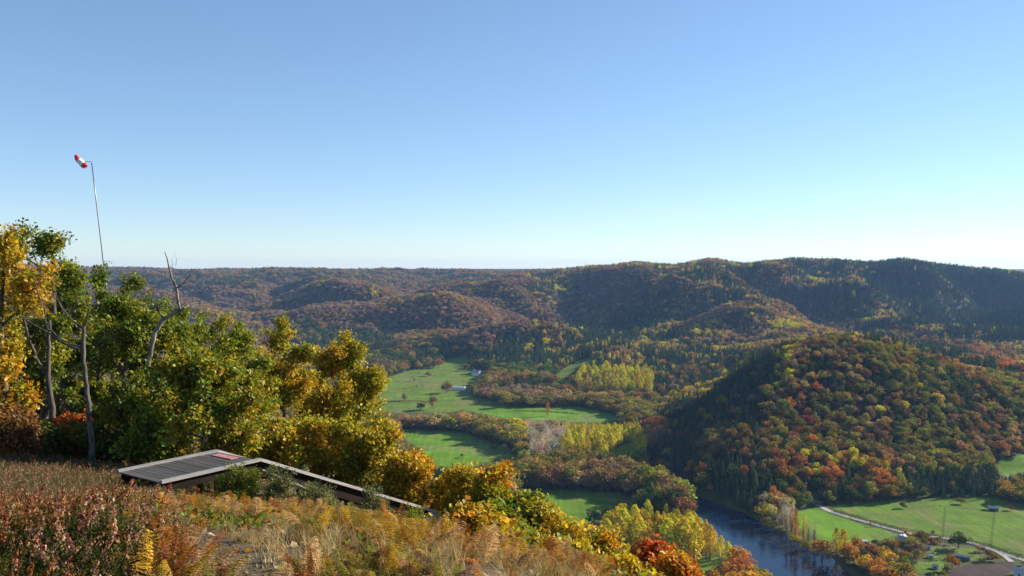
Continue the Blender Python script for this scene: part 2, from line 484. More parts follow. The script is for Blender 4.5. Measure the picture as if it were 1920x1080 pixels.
# our own hilltop
near_ctl = np.array([  # x, y, z
 (0, 0, -1.65), (-4, 0, -1.55), (4, 0, -2.4), (0, -6, -1.3), (-8, -6, -0.9), (8, -6, -2.5), (0, -20, 0.2), (-20, -20, 1.0), (20, -20, -3.5), (0, 5, -2.02), (-3, 5, -1.9),
 (-8, 5, -1.8), (-5, 10, -3.0), (-12, 12, -3.3), (-1, 10, -3.15), (1, 8, -2.95), (-2, 15, -4.25), (-8, 18, -4.85), (-16, 18, -4.75), (-3.2, 22, -6.0), (-12, 24, -6.1), (-20, 24, -6.0),
 (-8, 26.5, -6.95), (-11, 26.5, -6.85), (-14.5, 27, -6.6), (-3, 32, -9.9), (-6, 30, -8.6), (-9, 30.5, -7.8), (-20, 40, -9.2), (-28, 40, -9.0), (-40, 40, -8.5), (-14, 40, -10.5), (-11, 50, -13.5),
 (-22, 55, -13), (-40, 60, -13), (-8, 45, -13.5), (2, 10, -4.3), (6, 10, -6.6), (2, 20, -7.6), (6, 20, -10), (0, 30, -10.8), (8, 30, -14.5), (0, 45, -16), (10, 50, -22), (20, 20, -18), (12, 5, -7.5), (30, 0, -16),
 (-10, 70, -21), (-40, 90, -22), (15, 75, -34), (45, 45, -42), (60, 0, -36), (-60, 20, -5), (-60, -20, 0), (40, -40, -12), (-80, 70, -14), (-20, -50, 1), (-5, 75, -24)], float)
NX, NW = tps_fit(near_ctl * np.array([10, 10, 1]), 1e-5)
def near_height(x, y):
    x = np.asarray(x, float); y = np.asarray(y, float); sh = x.shape; x = x.ravel(); y = y.ravel()
    d = np.hypot(x, y); k = np.minimum(1, 75 / np.maximum(d, 1e-6))
    cx, cy = x * k, y * k
    q = np.stack([cx, cy], 1) / 100.0
    r2 = ((q[:, None] - NX[None]) ** 2).sum(-1)
    z = (0.5 * r2 * np.log(np.maximum(r2, 1e-12))) @ NW[:-3] + NW[-3] + q @ NW[-2:]
    over = np.maximum(d - 75, 0)
    az = np.arctan2(x, y)
    slope = 0.30 + 0.38 * np.clip(np.cos(az - R(25)) * 0.5 + 0.5, 0, 1)
    z = z - over * slope
    z = z + (fbm(x, y, 9, 4) - 0.5) * 0.45 * np.clip(d / 25, 0.2, 3)
    z = z - 0.42 * np.clip((d - 9) / 7, 0, 1) * np.clip((38 - d) / 6, 0, 1) - 0.45 * np.exp(-((x + 5.5) / 4.0) ** 2 - ((y - 25) / 7.0) ** 2) - 0.5 * np.clip((x + 3.0) / 3, 0, 1) * np.clip((d - 6) / 6, 0, 1)
    return z.reshape(sh)

def height(x, y):
    x = np.asarray(x, float); y = np.asarray(y, float)
    d = np.hypot(x, y)
    zf = far_height(x, y) if np.any(d > 120) else np.full(np.shape(x), -250.0)
    zf = np.where(d > 120, zf, -250.0)
    near = d < 900
    zn = np.full(np.shape(x), -400.0)
    if np.any(near):
        if np.ndim(x) == 0: zn = near_height(x, y)
        else: zn[near] = near_height(x[near], y[near])
    return np.maximum(zf, zn)

_marchd = np.concatenate([np.arange(3, 60, 0.5), np.arange(60, 500, 4), 500 * 1.004 ** np.arange(0, 640)])
def ground_at(px, py, dmin=0):
    """first ground point along the ray of a photo pixel"""
    x, y, z = ray(px, py)
    dd = _marchd[_marchd > dmin]
    X = x / y * dd; Z = z / y * dd
    H = height(X, dd)
    i = np.argmax(Z < H)
    if not (Z < H).any(): i = len(dd) - 1
    if i > 0:
        a, b = Z[i - 1] - H[i - 1], Z[i] - H[i]
        t = a / (a - b) if a != b else 1
        d = dd[i - 1] + t * (dd[i] - dd[i - 1])
    else: d = dd[i]
    X = float(x / y * d)
    return Vector((X, float(d), float(height(np.array([X]), np.array([d]))[0])))

# river line on the water plane
WATER = FLOOR - 0.9
def on_water(px, py):
    x, y, z = ray(px, py); k = WATER / z
    return (float(x * k), float(y * k))
bank_l = [(1700, 1240), (1620, 1165), (1520, 1110), (1415, 1080), (1370, 1034), (1312, 988), (1285, 955), (1276, 934), (1240, 914), (1185, 898), (1150, 886), (1140, 868)]
bank_r = [(1800, 1200), (1700, 1140), (1640, 1105), (1588, 1073), (1560, 1046), (1473, 1008), (1430, 982), (1385, 958), (1320, 936), (1240, 906), (1185, 886), (1168, 864)]
BL = [on_water(*p) for p in bank_l]; BR = [on_water(*p) for p in bank_r]
river_world = BL + BR[::-1]

def seg_dist(x, y, pts):
    best = np.full(np.shape(x), 1e9)
    for (x1, y1), (x2, y2) in zip(pts[:-1], pts[1:]):
        dx, dy = x2 - x1, y2 - y1; L = dx * dx + dy * dy
        t = np.clip(((x - x1) * dx + (y - y1) * dy) / L, 0, 1)
        best = np.minimum(best, np.hypot(x - x1 - t * dx, y - y1 - t * dy))
    return best

# ------------------------------------------------------------------ meadows, fields (photo outline, nearest and farthest distance, colour)
GREEN = (0.098, 0.178, 0.010); BRIGHT = (0.105, 0.215, 0.010); OLIVE = (0.105, 0.170, 0.016); PALE = (0.15, 0.16, 0.045)
fields = [
 ([(738, 806), (800, 806), (876, 812), (925, 832), (982, 852), (960, 858), (905, 868), (850, 878), (812, 872), (790, 845)], 700, 1100, BRIGHT),
 ([(962, 921), (1060, 918), (1160, 925), (1215, 946), (1195, 952), (1150, 952), (1120, 975), (1095, 992), (1060, 990), (1030, 960), (985, 950)], 560, 820, GREEN),
 ([(1085, 990), (1118, 988), (1128, 998), (1112, 1012), (1090, 1004)], 500, 700, GREEN),
 ([(1165, 836), (1197, 824), (1192, 840), (1160, 862), (1148, 850)], 750, 1000, BRIGHT),
 ([(640, 765), (690, 738), (712, 712), (770, 694), (812, 690), (832, 676), (848, 670), (880, 668), (872, 690), (920, 694), (905, 705), (878, 722), (890, 745), (960, 762), (900, 772), (870, 768), (810, 776), (700, 775)], 1050, 1750, OLIVE),
 ([(870, 768), (960, 764), (1080, 762), (1150, 778), (1172, 790), (1120, 792), (1010, 788), (940, 783)], 980, 1200, BRIGHT),
 ([(1028, 718), (1045, 698), (1072, 682), (1112, 668), (1108, 678), (1082, 690), (1068, 704), (1052, 718)], 1250, 1500, OLIVE),
 ([(1490, 962), (1530, 950), (1560, 962), (1620, 985), (1690, 1002), (1640, 1016), (1580, 1020), (1530, 1010), (1500, 990)], 520, 700, BRIGHT),
 ([(1545, 948), (1600, 944), (1700, 937), (1770, 934), (1850, 932), (1990, 960), (1990, 1065), (1920, 1046), (1850, 1022), (1790, 1006), (1700, 992), (1620, 972)], 520, 705, GREEN),
 ([(1862, 872), (1890, 860), (1990, 830), (1990, 880), (1920, 884), (1886, 894)], 600, 900, BRIGHT),
 ([(1720, 1055), (1760, 1050), (1775, 1060), (1765, 1074), (1700, 1076)], 480, 640, OLIVE),
 ([(1880, 1082), (1925, 1068), (1990, 1070), (1990, 1130), (1850, 1130)], 440, 640, BRIGHT),
 ([(1785, 1066), (1830, 1056), (1885, 1052), (1915, 1062), (1880, 1080), (1830, 1110), (1770, 1095)], 440, 640, (0.060, 0.042, 0.034)),
 ([(1298, 1052), (1345, 1042), (1352, 1064), (1320, 1076)], 480, 640, OLIVE),
 ([(1750, 1024), (1830, 1028), (1840, 1048), (1790, 1056), (1740, 1046)], 480, 640, OLIVE),
 ([(550, 517), (590, 517), (588, 523), (552, 523)], 2500, 4000, OLIVE), ([(812, 514), (850, 514), (852, 520), (815, 520)], 2500, 4300, OLIVE),
 ([(915, 507), (975, 509), (975, 514), (920, 512)], 2500, 4600, OLIVE), ([(1000, 517), (1035, 515), (1040, 522), (1002, 526)], 2400, 4300, OLIVE),
 ([(1235, 490), (1268, 490), (1270, 496), (1240, 496)], 2200, 2700, PALE), 
]
vis_river = [(1284, 930), (1330, 952), (1372, 958), (1400, 960), (1430, 985), (1473, 1012), (1560, 1050), (1590, 1078), (1640, 1110), (1520, 1110), (1447, 1079), (1402, 1035), (1336, 988), (1300, 955)]
road_px = [(1516, 938), (1534, 948), (1556, 960), (1590, 970), (1640, 984), (1690, 998), (1740, 1008), (1800, 1012), (1850, 1028), (1900, 1046), (1960, 1064), (2100, 1100)]
def floor_at(px, py, z=FLOOR):
    x, y, zz = ray(px, py); k = z / zz
    return (float(x * k), float(y * k))
ROAD = [floor_at(*p) for p in road_px]
LANE = [floor_at(*p) for p in [(1850, 1026), (1868, 1034), (1886, 1046), (1896, 1056)]]

def field_index(px, py, d, margin=0):
    idx = np.full(np.shape(px), -1)
    for i, (poly, d0, d1, c) in enumerate(fields):
        xs = [p[0] for p in poly]; ys = [p[1] for p in poly]
        pre = (px > min(xs)) & (px < max(xs)) & (py > min(ys)) & (py < max(ys)) & (d > d0) & (d < d1)
        w = np.nonzero(pre)[0]
        if len(w):
            ins = in_poly(px[w], py[w], poly); idx[w[ins]] = i
    return idx

# ------------------------------------------------------------------ terrain sheet
def build_terrain():
    az = np.concatenate([np.linspace(-180, -42, 70, endpoint=False), np.linspace(-42, 42, 600, endpoint=False), np.linspace(42, 180, 71)])
    az = R(1) * az
    rr = [0.0, 0.6]
    while rr[-1] < 12000:
        r = rr[-1]
        step = 0.035 * r if r < 6 else (0.028 * r if r < 110 else (0.030 * r if r < 420 else (0.0058 * r if r < 800 else (0.0085 * r if r < 3300 else 0.03 * r))))
        rr.append(r + max(step, 0.3))
    rr = np.array(rr[1:])
    A, D = np.meshgrid(az, rr, indexing='ij')
    X = np.sin(A) * D; Y = np.cos(A) * D
    Z = np.empty_like(X)
    flat = height(X.ravel(), Y.ravel()); Z = flat.reshape(X.shape)
    Z = np.where(D > 6500, Z * 0 - 30, Z)
    x, y, z = X.ravel(), Y.ravel(), Z.ravel()
    # river bed
    pre = (np.hypot(x, y) > 380) & (np.hypot(x, y) < 1100) & (x > 0) & (z < FLOOR + 60)
    w = np.nonzero(pre)[0]
    ins = in_poly(x[w], y[w], river_world)
    dist = seg_dist(x[w], y[w], BL); dist = np.minimum(dist, seg_dist(x[w], y[w], BR))
    sd_ = np.where(ins, dist, -dist)
    dep = np.clip((sd_ + 3) / 6, 0, 1) * 3.0
    z[w] = np.where(dep > 0, np.minimum(z[w], FLOOR + 0.6) - dep, z[w])
    z = z.copy()
    # tones
    px, py = project(np.stack([x, y, z], 1))
    d = y
    ang = np.abs(A.ravel()) < R(45)
    tone = np.empty((len(x), 3)); tone[:] = (0.055, 0.044, 0.028)
    f = fbm(x, y, 60, 3)[:, None]
    tone = tone * (0.7 + 0.6 * f)
    r_ = np.hypot(x, y)
    floor_ = (z < FLOOR + 5) & (r_ > 430) & (r_ < 1700)
    tone = np.where(floor_[:, None], np.array([0.075, 0.085, 0.028]) * (0.7 + 0.6 * f), tone)
    near = r_ < 420
    g = fbm(x, y, 6, 4)[:, None]
    tone = np.where(near[:, None], np.array([0.10, 0.075, 0.045]) * (0.5 + g) , tone)
    fi = np.full(len(x), -1)
    cand = np.nonzero(ang & (r_ > 420))[0]
    fi[cand] = field_index(px[cand], py[cand], d[cand])
    for i, (poly, d0, d1, c) in enumerate(fields):
        k = fi == i
        if k.any():
            v = 0.82 + 0.36 * fbm(x[k], y[k], 45, 4)[:, None]
            dry = np.clip((fbm(x[k] + 300, y[k], 30, 4)[:, None] - 0.55) * 5, 0, 0.5)
            cc = np.array(c) * v
            if c[1] > c[0]: cc = cc * (1 - dry) + np.array([0.17, 0.15, 0.06]) * dry
            tone[k] = cc
    verts = np.stack([x, y, z], 1)
    na, nr = X.shape
    i, j = np.meshgrid(np.arange(na - 1), np.arange(nr - 1), indexing='ij')
    a = (i * nr + j).ravel(); b = a + 1; c2 = a + nr + 1; d2 = a + nr
    faces = np.stack([a, b, c2, d2], 1)
    # centre fan
    verts = np.vstack([verts, [[0, 0, float(near_height(np.array([0.]), np.array([0.]))[0])]]])
    tone = np.vstack([tone, [[0.06, 0.045, 0.03]]])
    cidx = len(verts) - 1
    ii = np.arange(na - 1) * nr
    fan = np.stack([ii, ii + nr, np.full(na - 1, cidx)], 1)
    me = np_mesh('terrain', verts, [faces, fan], [M['ground']], smooth=True, vert_cols=tone)
    o = link_obj('terrain', me); tag(o, kind='structure'); o['label'] = 'hilltop, wooded hills, green valley meadows and plateau ground'
    return o
build_terrain()

def strip(name, left, right, z, mat, thick=None):
    v = []; n = len(left)
    for (a, b) in zip(left, right): v.append((a[0], a[1], z)); v.append((b[0], b[1], z))
    f = np.array([(2 * i, 2 * i + 1, 2 * i + 3, 2 * i + 2) for i in range(n - 1)])
    me = np_mesh(name, np.array(v), f, [mat])
    return link_obj(name, me)
# river surface, a little wider than its banks
def widen(L, Rr, m):
    l2, r2 = [], []
    for a, b in zip(L, Rr):
        dx, dy = a[0] - b[0], a[1] - b[1]; k = m / math.hypot(dx, dy)
        l2.append((a[0] + dx * k, a[1] + dy * k)); r2.append((b[0] - dx * k, b[1] - dy * k))
    return l2, r2
wl, wr = widen(BL, BR, 6)
rv = strip('river', wl, wr, WATER, M['river_water']); tag(rv, 'calm blue river bending round the foot of the wooded spur', kind='structure')

def ribbon(name, line, width, mat, lift=0.12, step=4.0):
    pts = []
    for (a, b) in zip(line[:-1], line[1:]):
        n = max(1, int(math.hypot(b[0] - a[0], b[1] - a[1]) / step))
        for k in range(n): pts.append((a[0] + (b[0] - a[0]) * k / n, a[1] + (b[1] - a[1]) * k / n))
    pts.append(line[-1])
    P2 = np.array(pts)
    for _ in range(3): P2[1:-1] = (P2[:-2] + 2 * P2[1:-1] + P2[2:]) / 4
    T = np.gradient(P2, axis=0); T /= np.linalg.norm(T, axis=1)[:, None]
    Nn = np.stack([-T[:, 1], T[:, 0]], 1)
    rows = []
    for s in (-1, -0.33, 0.33, 1):
        q = P2 + Nn * (s * width / 2 + 0.25 * (np.random.default_rng(int(abs(s) * 9)).random((len(P2), 1)) - .5))
        z = height(q[:, 0], q[:, 1]) + lift
        rows.append(np.column_stack([q, z]))
    V = np.stack(rows, 1); n = len(P2)
    f = []
    for i in range(n - 1):
        for k in range(3):
            a = i * 4 + k; f.append((a, a + 1, a + 5, a + 4))
    me = np_mesh(name, V.reshape(-1, 3), np.array(f), [mat], smooth=True)
    return link_obj(name, me)
road = ribbon('road', ROAD, 4.6, M['road'], 0.25); tag(road, 'pale narrow road crossing the meadows to the river', kind='structure')
lane = ribbon('path', LANE, 3.2, M['road'], 0.30); tag(lane, 'short pale track branching off the road', kind='structure')
# ------------------------------------------------------------------ tree forms seen from afar (unit size: height 1, widths relative)
def leafy_quads(cent, nrm, size, r, aspect=1.0):
    """one bent diamond per centre; returns verts, faces"""
    n = len(cent)
    nrm = nrm / np.maximum(np.linalg.norm(nrm, axis=1)[:, None], 1e-9)
    t = r.normal(size=(n, 3)); t -= (t * nrm).sum(1)[:, None] * nrm
    t /= np.maximum(np.linalg.norm(t, axis=1)[:, None], 1e-9)
    b = np.cross(nrm, t)
    s = size[:, None] if np.ndim(size) else size
    v = np.stack([cent + t * s * 0.5, cent + b * s * 0.33 * aspect + nrm * s * 0.08, cent - t * s * 0.5, cent - b * s * 0.33 * aspect + nrm * s * 0.08], 1)
    f = np.arange(n * 4).reshape(n, 4)
    return v.reshape(-1, 3), f

def tube_np(pts, rad, n=5):
    pts = np.asarray(pts, float); rad = np.asarray(rad, float)
    T = np.gradient(pts, axis=0); T /= np.maximum(np.linalg.norm(T, axis=1)[:, None], 1e-9)
    ref = np.array([0.31, 0.17, 0.93]) if abs(T[0][2]) < 0.9 else np.array([0.95, 0.2, 0.1])
    X = np.cross(T, ref); X /= np.linalg.norm(X, axis=1)[:, None]; Y = np.cross(T, X)
    a = np.arange(n) * 2 * math.pi / n
    ring = pts[:, None] + rad[:, None, None] * (X[:, None] * np.cos(a)[None, :, None] + Y[:, None] * np.sin(a)[None, :, None])
    m = len(pts); i, k = np.meshgrid(np.arange(m - 1), np.arange(n), indexing='ij')
    f = np.stack([i * n + k, i * n + (k + 1) % n, (i + 1) * n + (k + 1) % n, (i + 1) * n + k], -1).reshape(-1, 4)
    return ring.reshape(-1, 3), f

def crown_mesh(name, kind, seed):
    r = np.random.default_rng(seed)
    if kind == 'broad':
        nl = 9; c = np.zeros((nl, 3)); rad = np.zeros(nl)
        for i in range(nl):
            a = i * 2.4 + r.random(); h = r.uniform(0.42, 0.80); q = r.uniform(0.10, 0.26) * (1.1 - abs(h - 0.55))
            c[i] = (math.cos(a) * q, math.sin(a) * q, h); rad[i] = r.uniform(0.14, 0.22)
        c[0] = (0, 0, 0.8); rad[0] = 0.19
        n = 520; L = r.integers(0, nl, n); u = r.normal(size=(n, 3)); u /= np.linalg.norm(u, axis=1)[:, None]
        rr = 0.72 + 0.36 * r.random(n)
        p = c[L] + u * (rad[L] * rr)[:, None] * np.array([1, 1, 0.85])
        nr = u * 0.9 + r.normal(size=(n, 3)) * 0.5
        size = r.uniform(0.055, 0.12, n)
    elif kind == 'poplar':
        n = 520; h = 0.2 + 0.8 * r.random(n) ** 0.85
        w = 0.17 * np.sin(np.clip((h - 0.12) / 0.9, 0, 1) * math.pi) ** 0.55
        a = r.random(n) * 2 * math.pi; lob = 1 + 0.22 * np.sin(a * 3 + h * 9 + seed) + 0.15 * np.sin(h * 22 + seed)
        rr = w * lob * np.sqrt(r.random(n) * 0.7 + 0.3)
        p = np.stack([np.cos(a) * rr, np.sin(a) * rr, h], 1)
        nr = np.stack([np.cos(a), np.sin(a), 0.5 + 0 * a], 1) + r.normal(size=(n, 3)) * 0.5
        size = r.uniform(0.035, 0.075, n)
    elif kind == 'conifer':
        n = 420; h = 0.08 + 0.92 * r.random(n) ** 1.25
        tier = np.mod(h * 11, 1.0)
        w = 0.20 * (1.03 - h) ** 0.85 * (0.72 + 0.36 * (1 - tier))
        a = r.random(n) * 2 * math.pi; w = w * (1 + 0.2 * np.sin(a * 5 + np.floor(h * 11) * 2.1))
        rr = w * np.sqrt(r.random(n) * 0.6 + 0.4)
        p = np.stack([np.cos(a) * rr, np.sin(a) * rr, h], 1)
        nr = np.stack([np.cos(a), np.sin(a), 0.9 + 0 * a], 1) + r.normal(size=(n, 3)) * 0.35
        size = r.uniform(0.045, 0.085, n) * (1.15 - 0.5 * h)
    elif kind == 'bare':
        n = 260; h = 0.3 + 0.7 * r.random(n); a = r.random(n) * 2 * math.pi
        w = 0.22 * np.sin(np.clip((h - 0.2) / 0.84, 0, 1) * math.pi) ** 0.6
        rr = w * np.sqrt(r.random(n)); p = np.stack([np.cos(a) * rr, np.sin(a) * rr, h], 1)
        nr = r.normal(size=(n, 3)); size = r.uniform(0.03, 0.06, n)
    v, f = leafy_quads(p, nr, size, r)
    tone = 0.72 + 0.5 * r.random((n, 1)); tone = np.repeat(tone, 3, 1) * (1 + 0.1 * r.normal(size=(n, 3)))
    V = [v]; F = [f]; cols = [np.clip(tone, 0.3, 1.5)]
    off = len(v)
    if kind == 'bare':
        for i in range(72):
            a = r.random() * 6.28; h0 = r.uniform(0.12, 0.6); L = r.uniform(0.2, 0.42) * (1.15 - h0)
            d = np.array([math.cos(a) * 0.42, math.sin(a) * 0.42, 1.0]); d /= np.linalg.norm(d)
            p0 = np.array([0, 0, h0]); p1 = p0 + d * L * 0.5 + r.normal(size=3) * 0.012; p2 = p0 + d * L + np.array([0, 0, 0.05])
            tv, tf = tube_np([p0, p1, p2], [0.007, 0.005, 0.002], 3)
            V.append(tv); F.append(tf + off); off += len(tv); cols.append(np.full((len(tf), 3), 1.5))
    me = np_mesh(name, np.vstack(V), np.vstack(F), [M['tree_foliage']], face_cols=np.vstack(cols))
    return me

def trunk_mesh(name, kind, seed):
    r = np.random.default_rng(seed); V = []; F = []; off = 0
    top = {'broad': 0.72, 'poplar': 0.94, 'conifer': 0.95, 'bare': 0.97}[kind]
    pts = [np.array([0.012 * math.sin(i * 1.3 + seed), 0.012 * math.cos(i * 1.7 + seed), -0.06 + (top + 0.06) * i / 6]) for i in range(7)]
    tv, tf = tube_np(pts, [0.026, 0.021, 0.018, 0.014, 0.010, 0.007, 0.003], 6); V.append(tv); F.append(tf); off = len(tv)
    if kind in ('broad', 'bare'):
        for i in range(9):
            a = i * 2.4; h0 = r.uniform(0.22, 0.6); L = r.uniform(0.2, 0.3)
            p0 = np.array([0, 0, h0]); d = np.array([math.cos(a) * .7, math.sin(a) * .7, .75])
            tv, tf = tube_np([p0, p0 + d * L * .5, p0 + d * L + np.array([0, 0, .03])], [0.010, 0.007, 0.003], 4)
            V.append(tv); F.append(tf + off); off += len(tv)
    return np_mesh(name, np.vstack(V), np.vstack(F), [M['far_trunk']], smooth=True)

KINDS = ['broad'] * 5 + ['conifer'] * 3 + ['poplar'] * 3 + ['bare'] * 2
FORMS = []
for i, k in enumerate(KINDS):
    FORMS.append((k, crown_mesh('%s_crown' % k, k, 100 + i), trunk_mesh('%s_trunk' % k, k, 200 + i)))
IDX = {k: [i for i, q in enumerate(KINDS) if q == k] for k in set(KINDS)}

# one joined mesh per form (crown + trunk) for the far-off wood
def joined(i):
    k, c, t = FORMS[i]
    def arr(me):
        v = np.empty(len(me.vertices) * 3, np.float32); me.vertices.foreach_get('co', v)
        l = np.empty(len(me.loops), np.int32); me.loops.foreach_get('vertex_index', l)
        return v.reshape(-1, 3), l.reshape(-1, 4)
    v1, f1 = arr(c); v2, f2 = arr(t)
    a = c.attributes['leaf_tone']; cc = np.empty(len(f1) * 4, np.float32); a.data.foreach_get('color', cc)
    tones = np.vstack([cc.reshape(-1, 4)[:, :3], np.ones((len(f2), 3))])
    return np_mesh('%s_tree_form' % k, np.vstack([v1, v2]), np.vstack([f1, f2 + len(v1)]), [M['tree_foliage'], M['far_trunk']],
                   mat_idx=[0] * len(f1) + [1] * len(f2), face_cols=tones)

def scatter(name, pos, rot, scl, idx, tint, meshes, label=None, kind='stuff'):
    """one object: geometry nodes put one of the meshes on every point"""
    pos = np.asarray(pos, np.float32); n = len(pos)
    me = bpy.data.meshes.new(name); me.vertices.add(n); me.vertices.foreach_set('co', pos.ravel())
    for an, typ, data in (('turn', 'FLOAT_VECTOR', rot), ('size', 'FLOAT_VECTOR', scl), ('tint', 'FLOAT_VECTOR', tint)):
        a = me.attributes.new(an, typ, 'POINT'); a.data.foreach_set('vector', np.ascontiguousarray(data, dtype=np.float32).ravel())
    a = me.attributes.new('form', 'INT', 'POINT'); a.data.foreach_set('value', np.ascontiguousarray(idx, dtype=np.int32))
    me.update()
    o = link_obj(name, me)
    gc = bpy.data.collections.new(name + '_forms')
    for k, m_ in enumerate(meshes):
        gc.objects.link(bpy.data.objects.new('form_%02d' % k + name, m_))
    ng = bpy.data.node_groups.new(name + '_spread', 'GeometryNodeTree')
    ng.interface.new_socket('Geometry', in_out='INPUT', socket_type='NodeSocketGeometry')
    ng.interface.new_socket('Geometry', in_out='OUTPUT', socket_type='NodeSocketGeometry')
    gi = ng.nodes.new('NodeGroupInput'); go = ng.nodes.new('NodeGroupOutput')
    iop = ng.nodes.new('GeometryNodeInstanceOnPoints')
    ci = ng.nodes.new('GeometryNodeCollectionInfo'); ci.inputs['Collection'].default_value = gc
    ci.inputs['Separate Children'].default_value = True; ci.inputs['Reset Children'].default_value = True
    def attr(nm, t):
        a = ng.nodes.new('GeometryNodeInputNamedAttribute'); a.data_type = t; a.inputs['Name'].default_value = nm
        return a.outputs['Attribute']
    e = ng.nodes.new('FunctionNodeEulerToRotation')
    L = ng.links.new
    L(gi.outputs[0], iop.inputs['Points']); L(ci.outputs[0], iop.inputs['Instance']); iop.inputs['Pick Instance'].default_value = True
    L(attr('form', 'INT'), iop.inputs['Instance Index']); L(attr('turn', 'FLOAT_VECTOR'), e.inputs[0]); L(e.outputs[0], iop.inputs['Rotation'])
    L(attr('size', 'FLOAT_VECTOR'), iop.inputs['Scale']); L(iop.outputs[0], go.inputs[0])
    md = o.modifiers.new('spread', 'NODES'); md.node_group = ng
    tag(o, label=label, kind=kind)
    return o

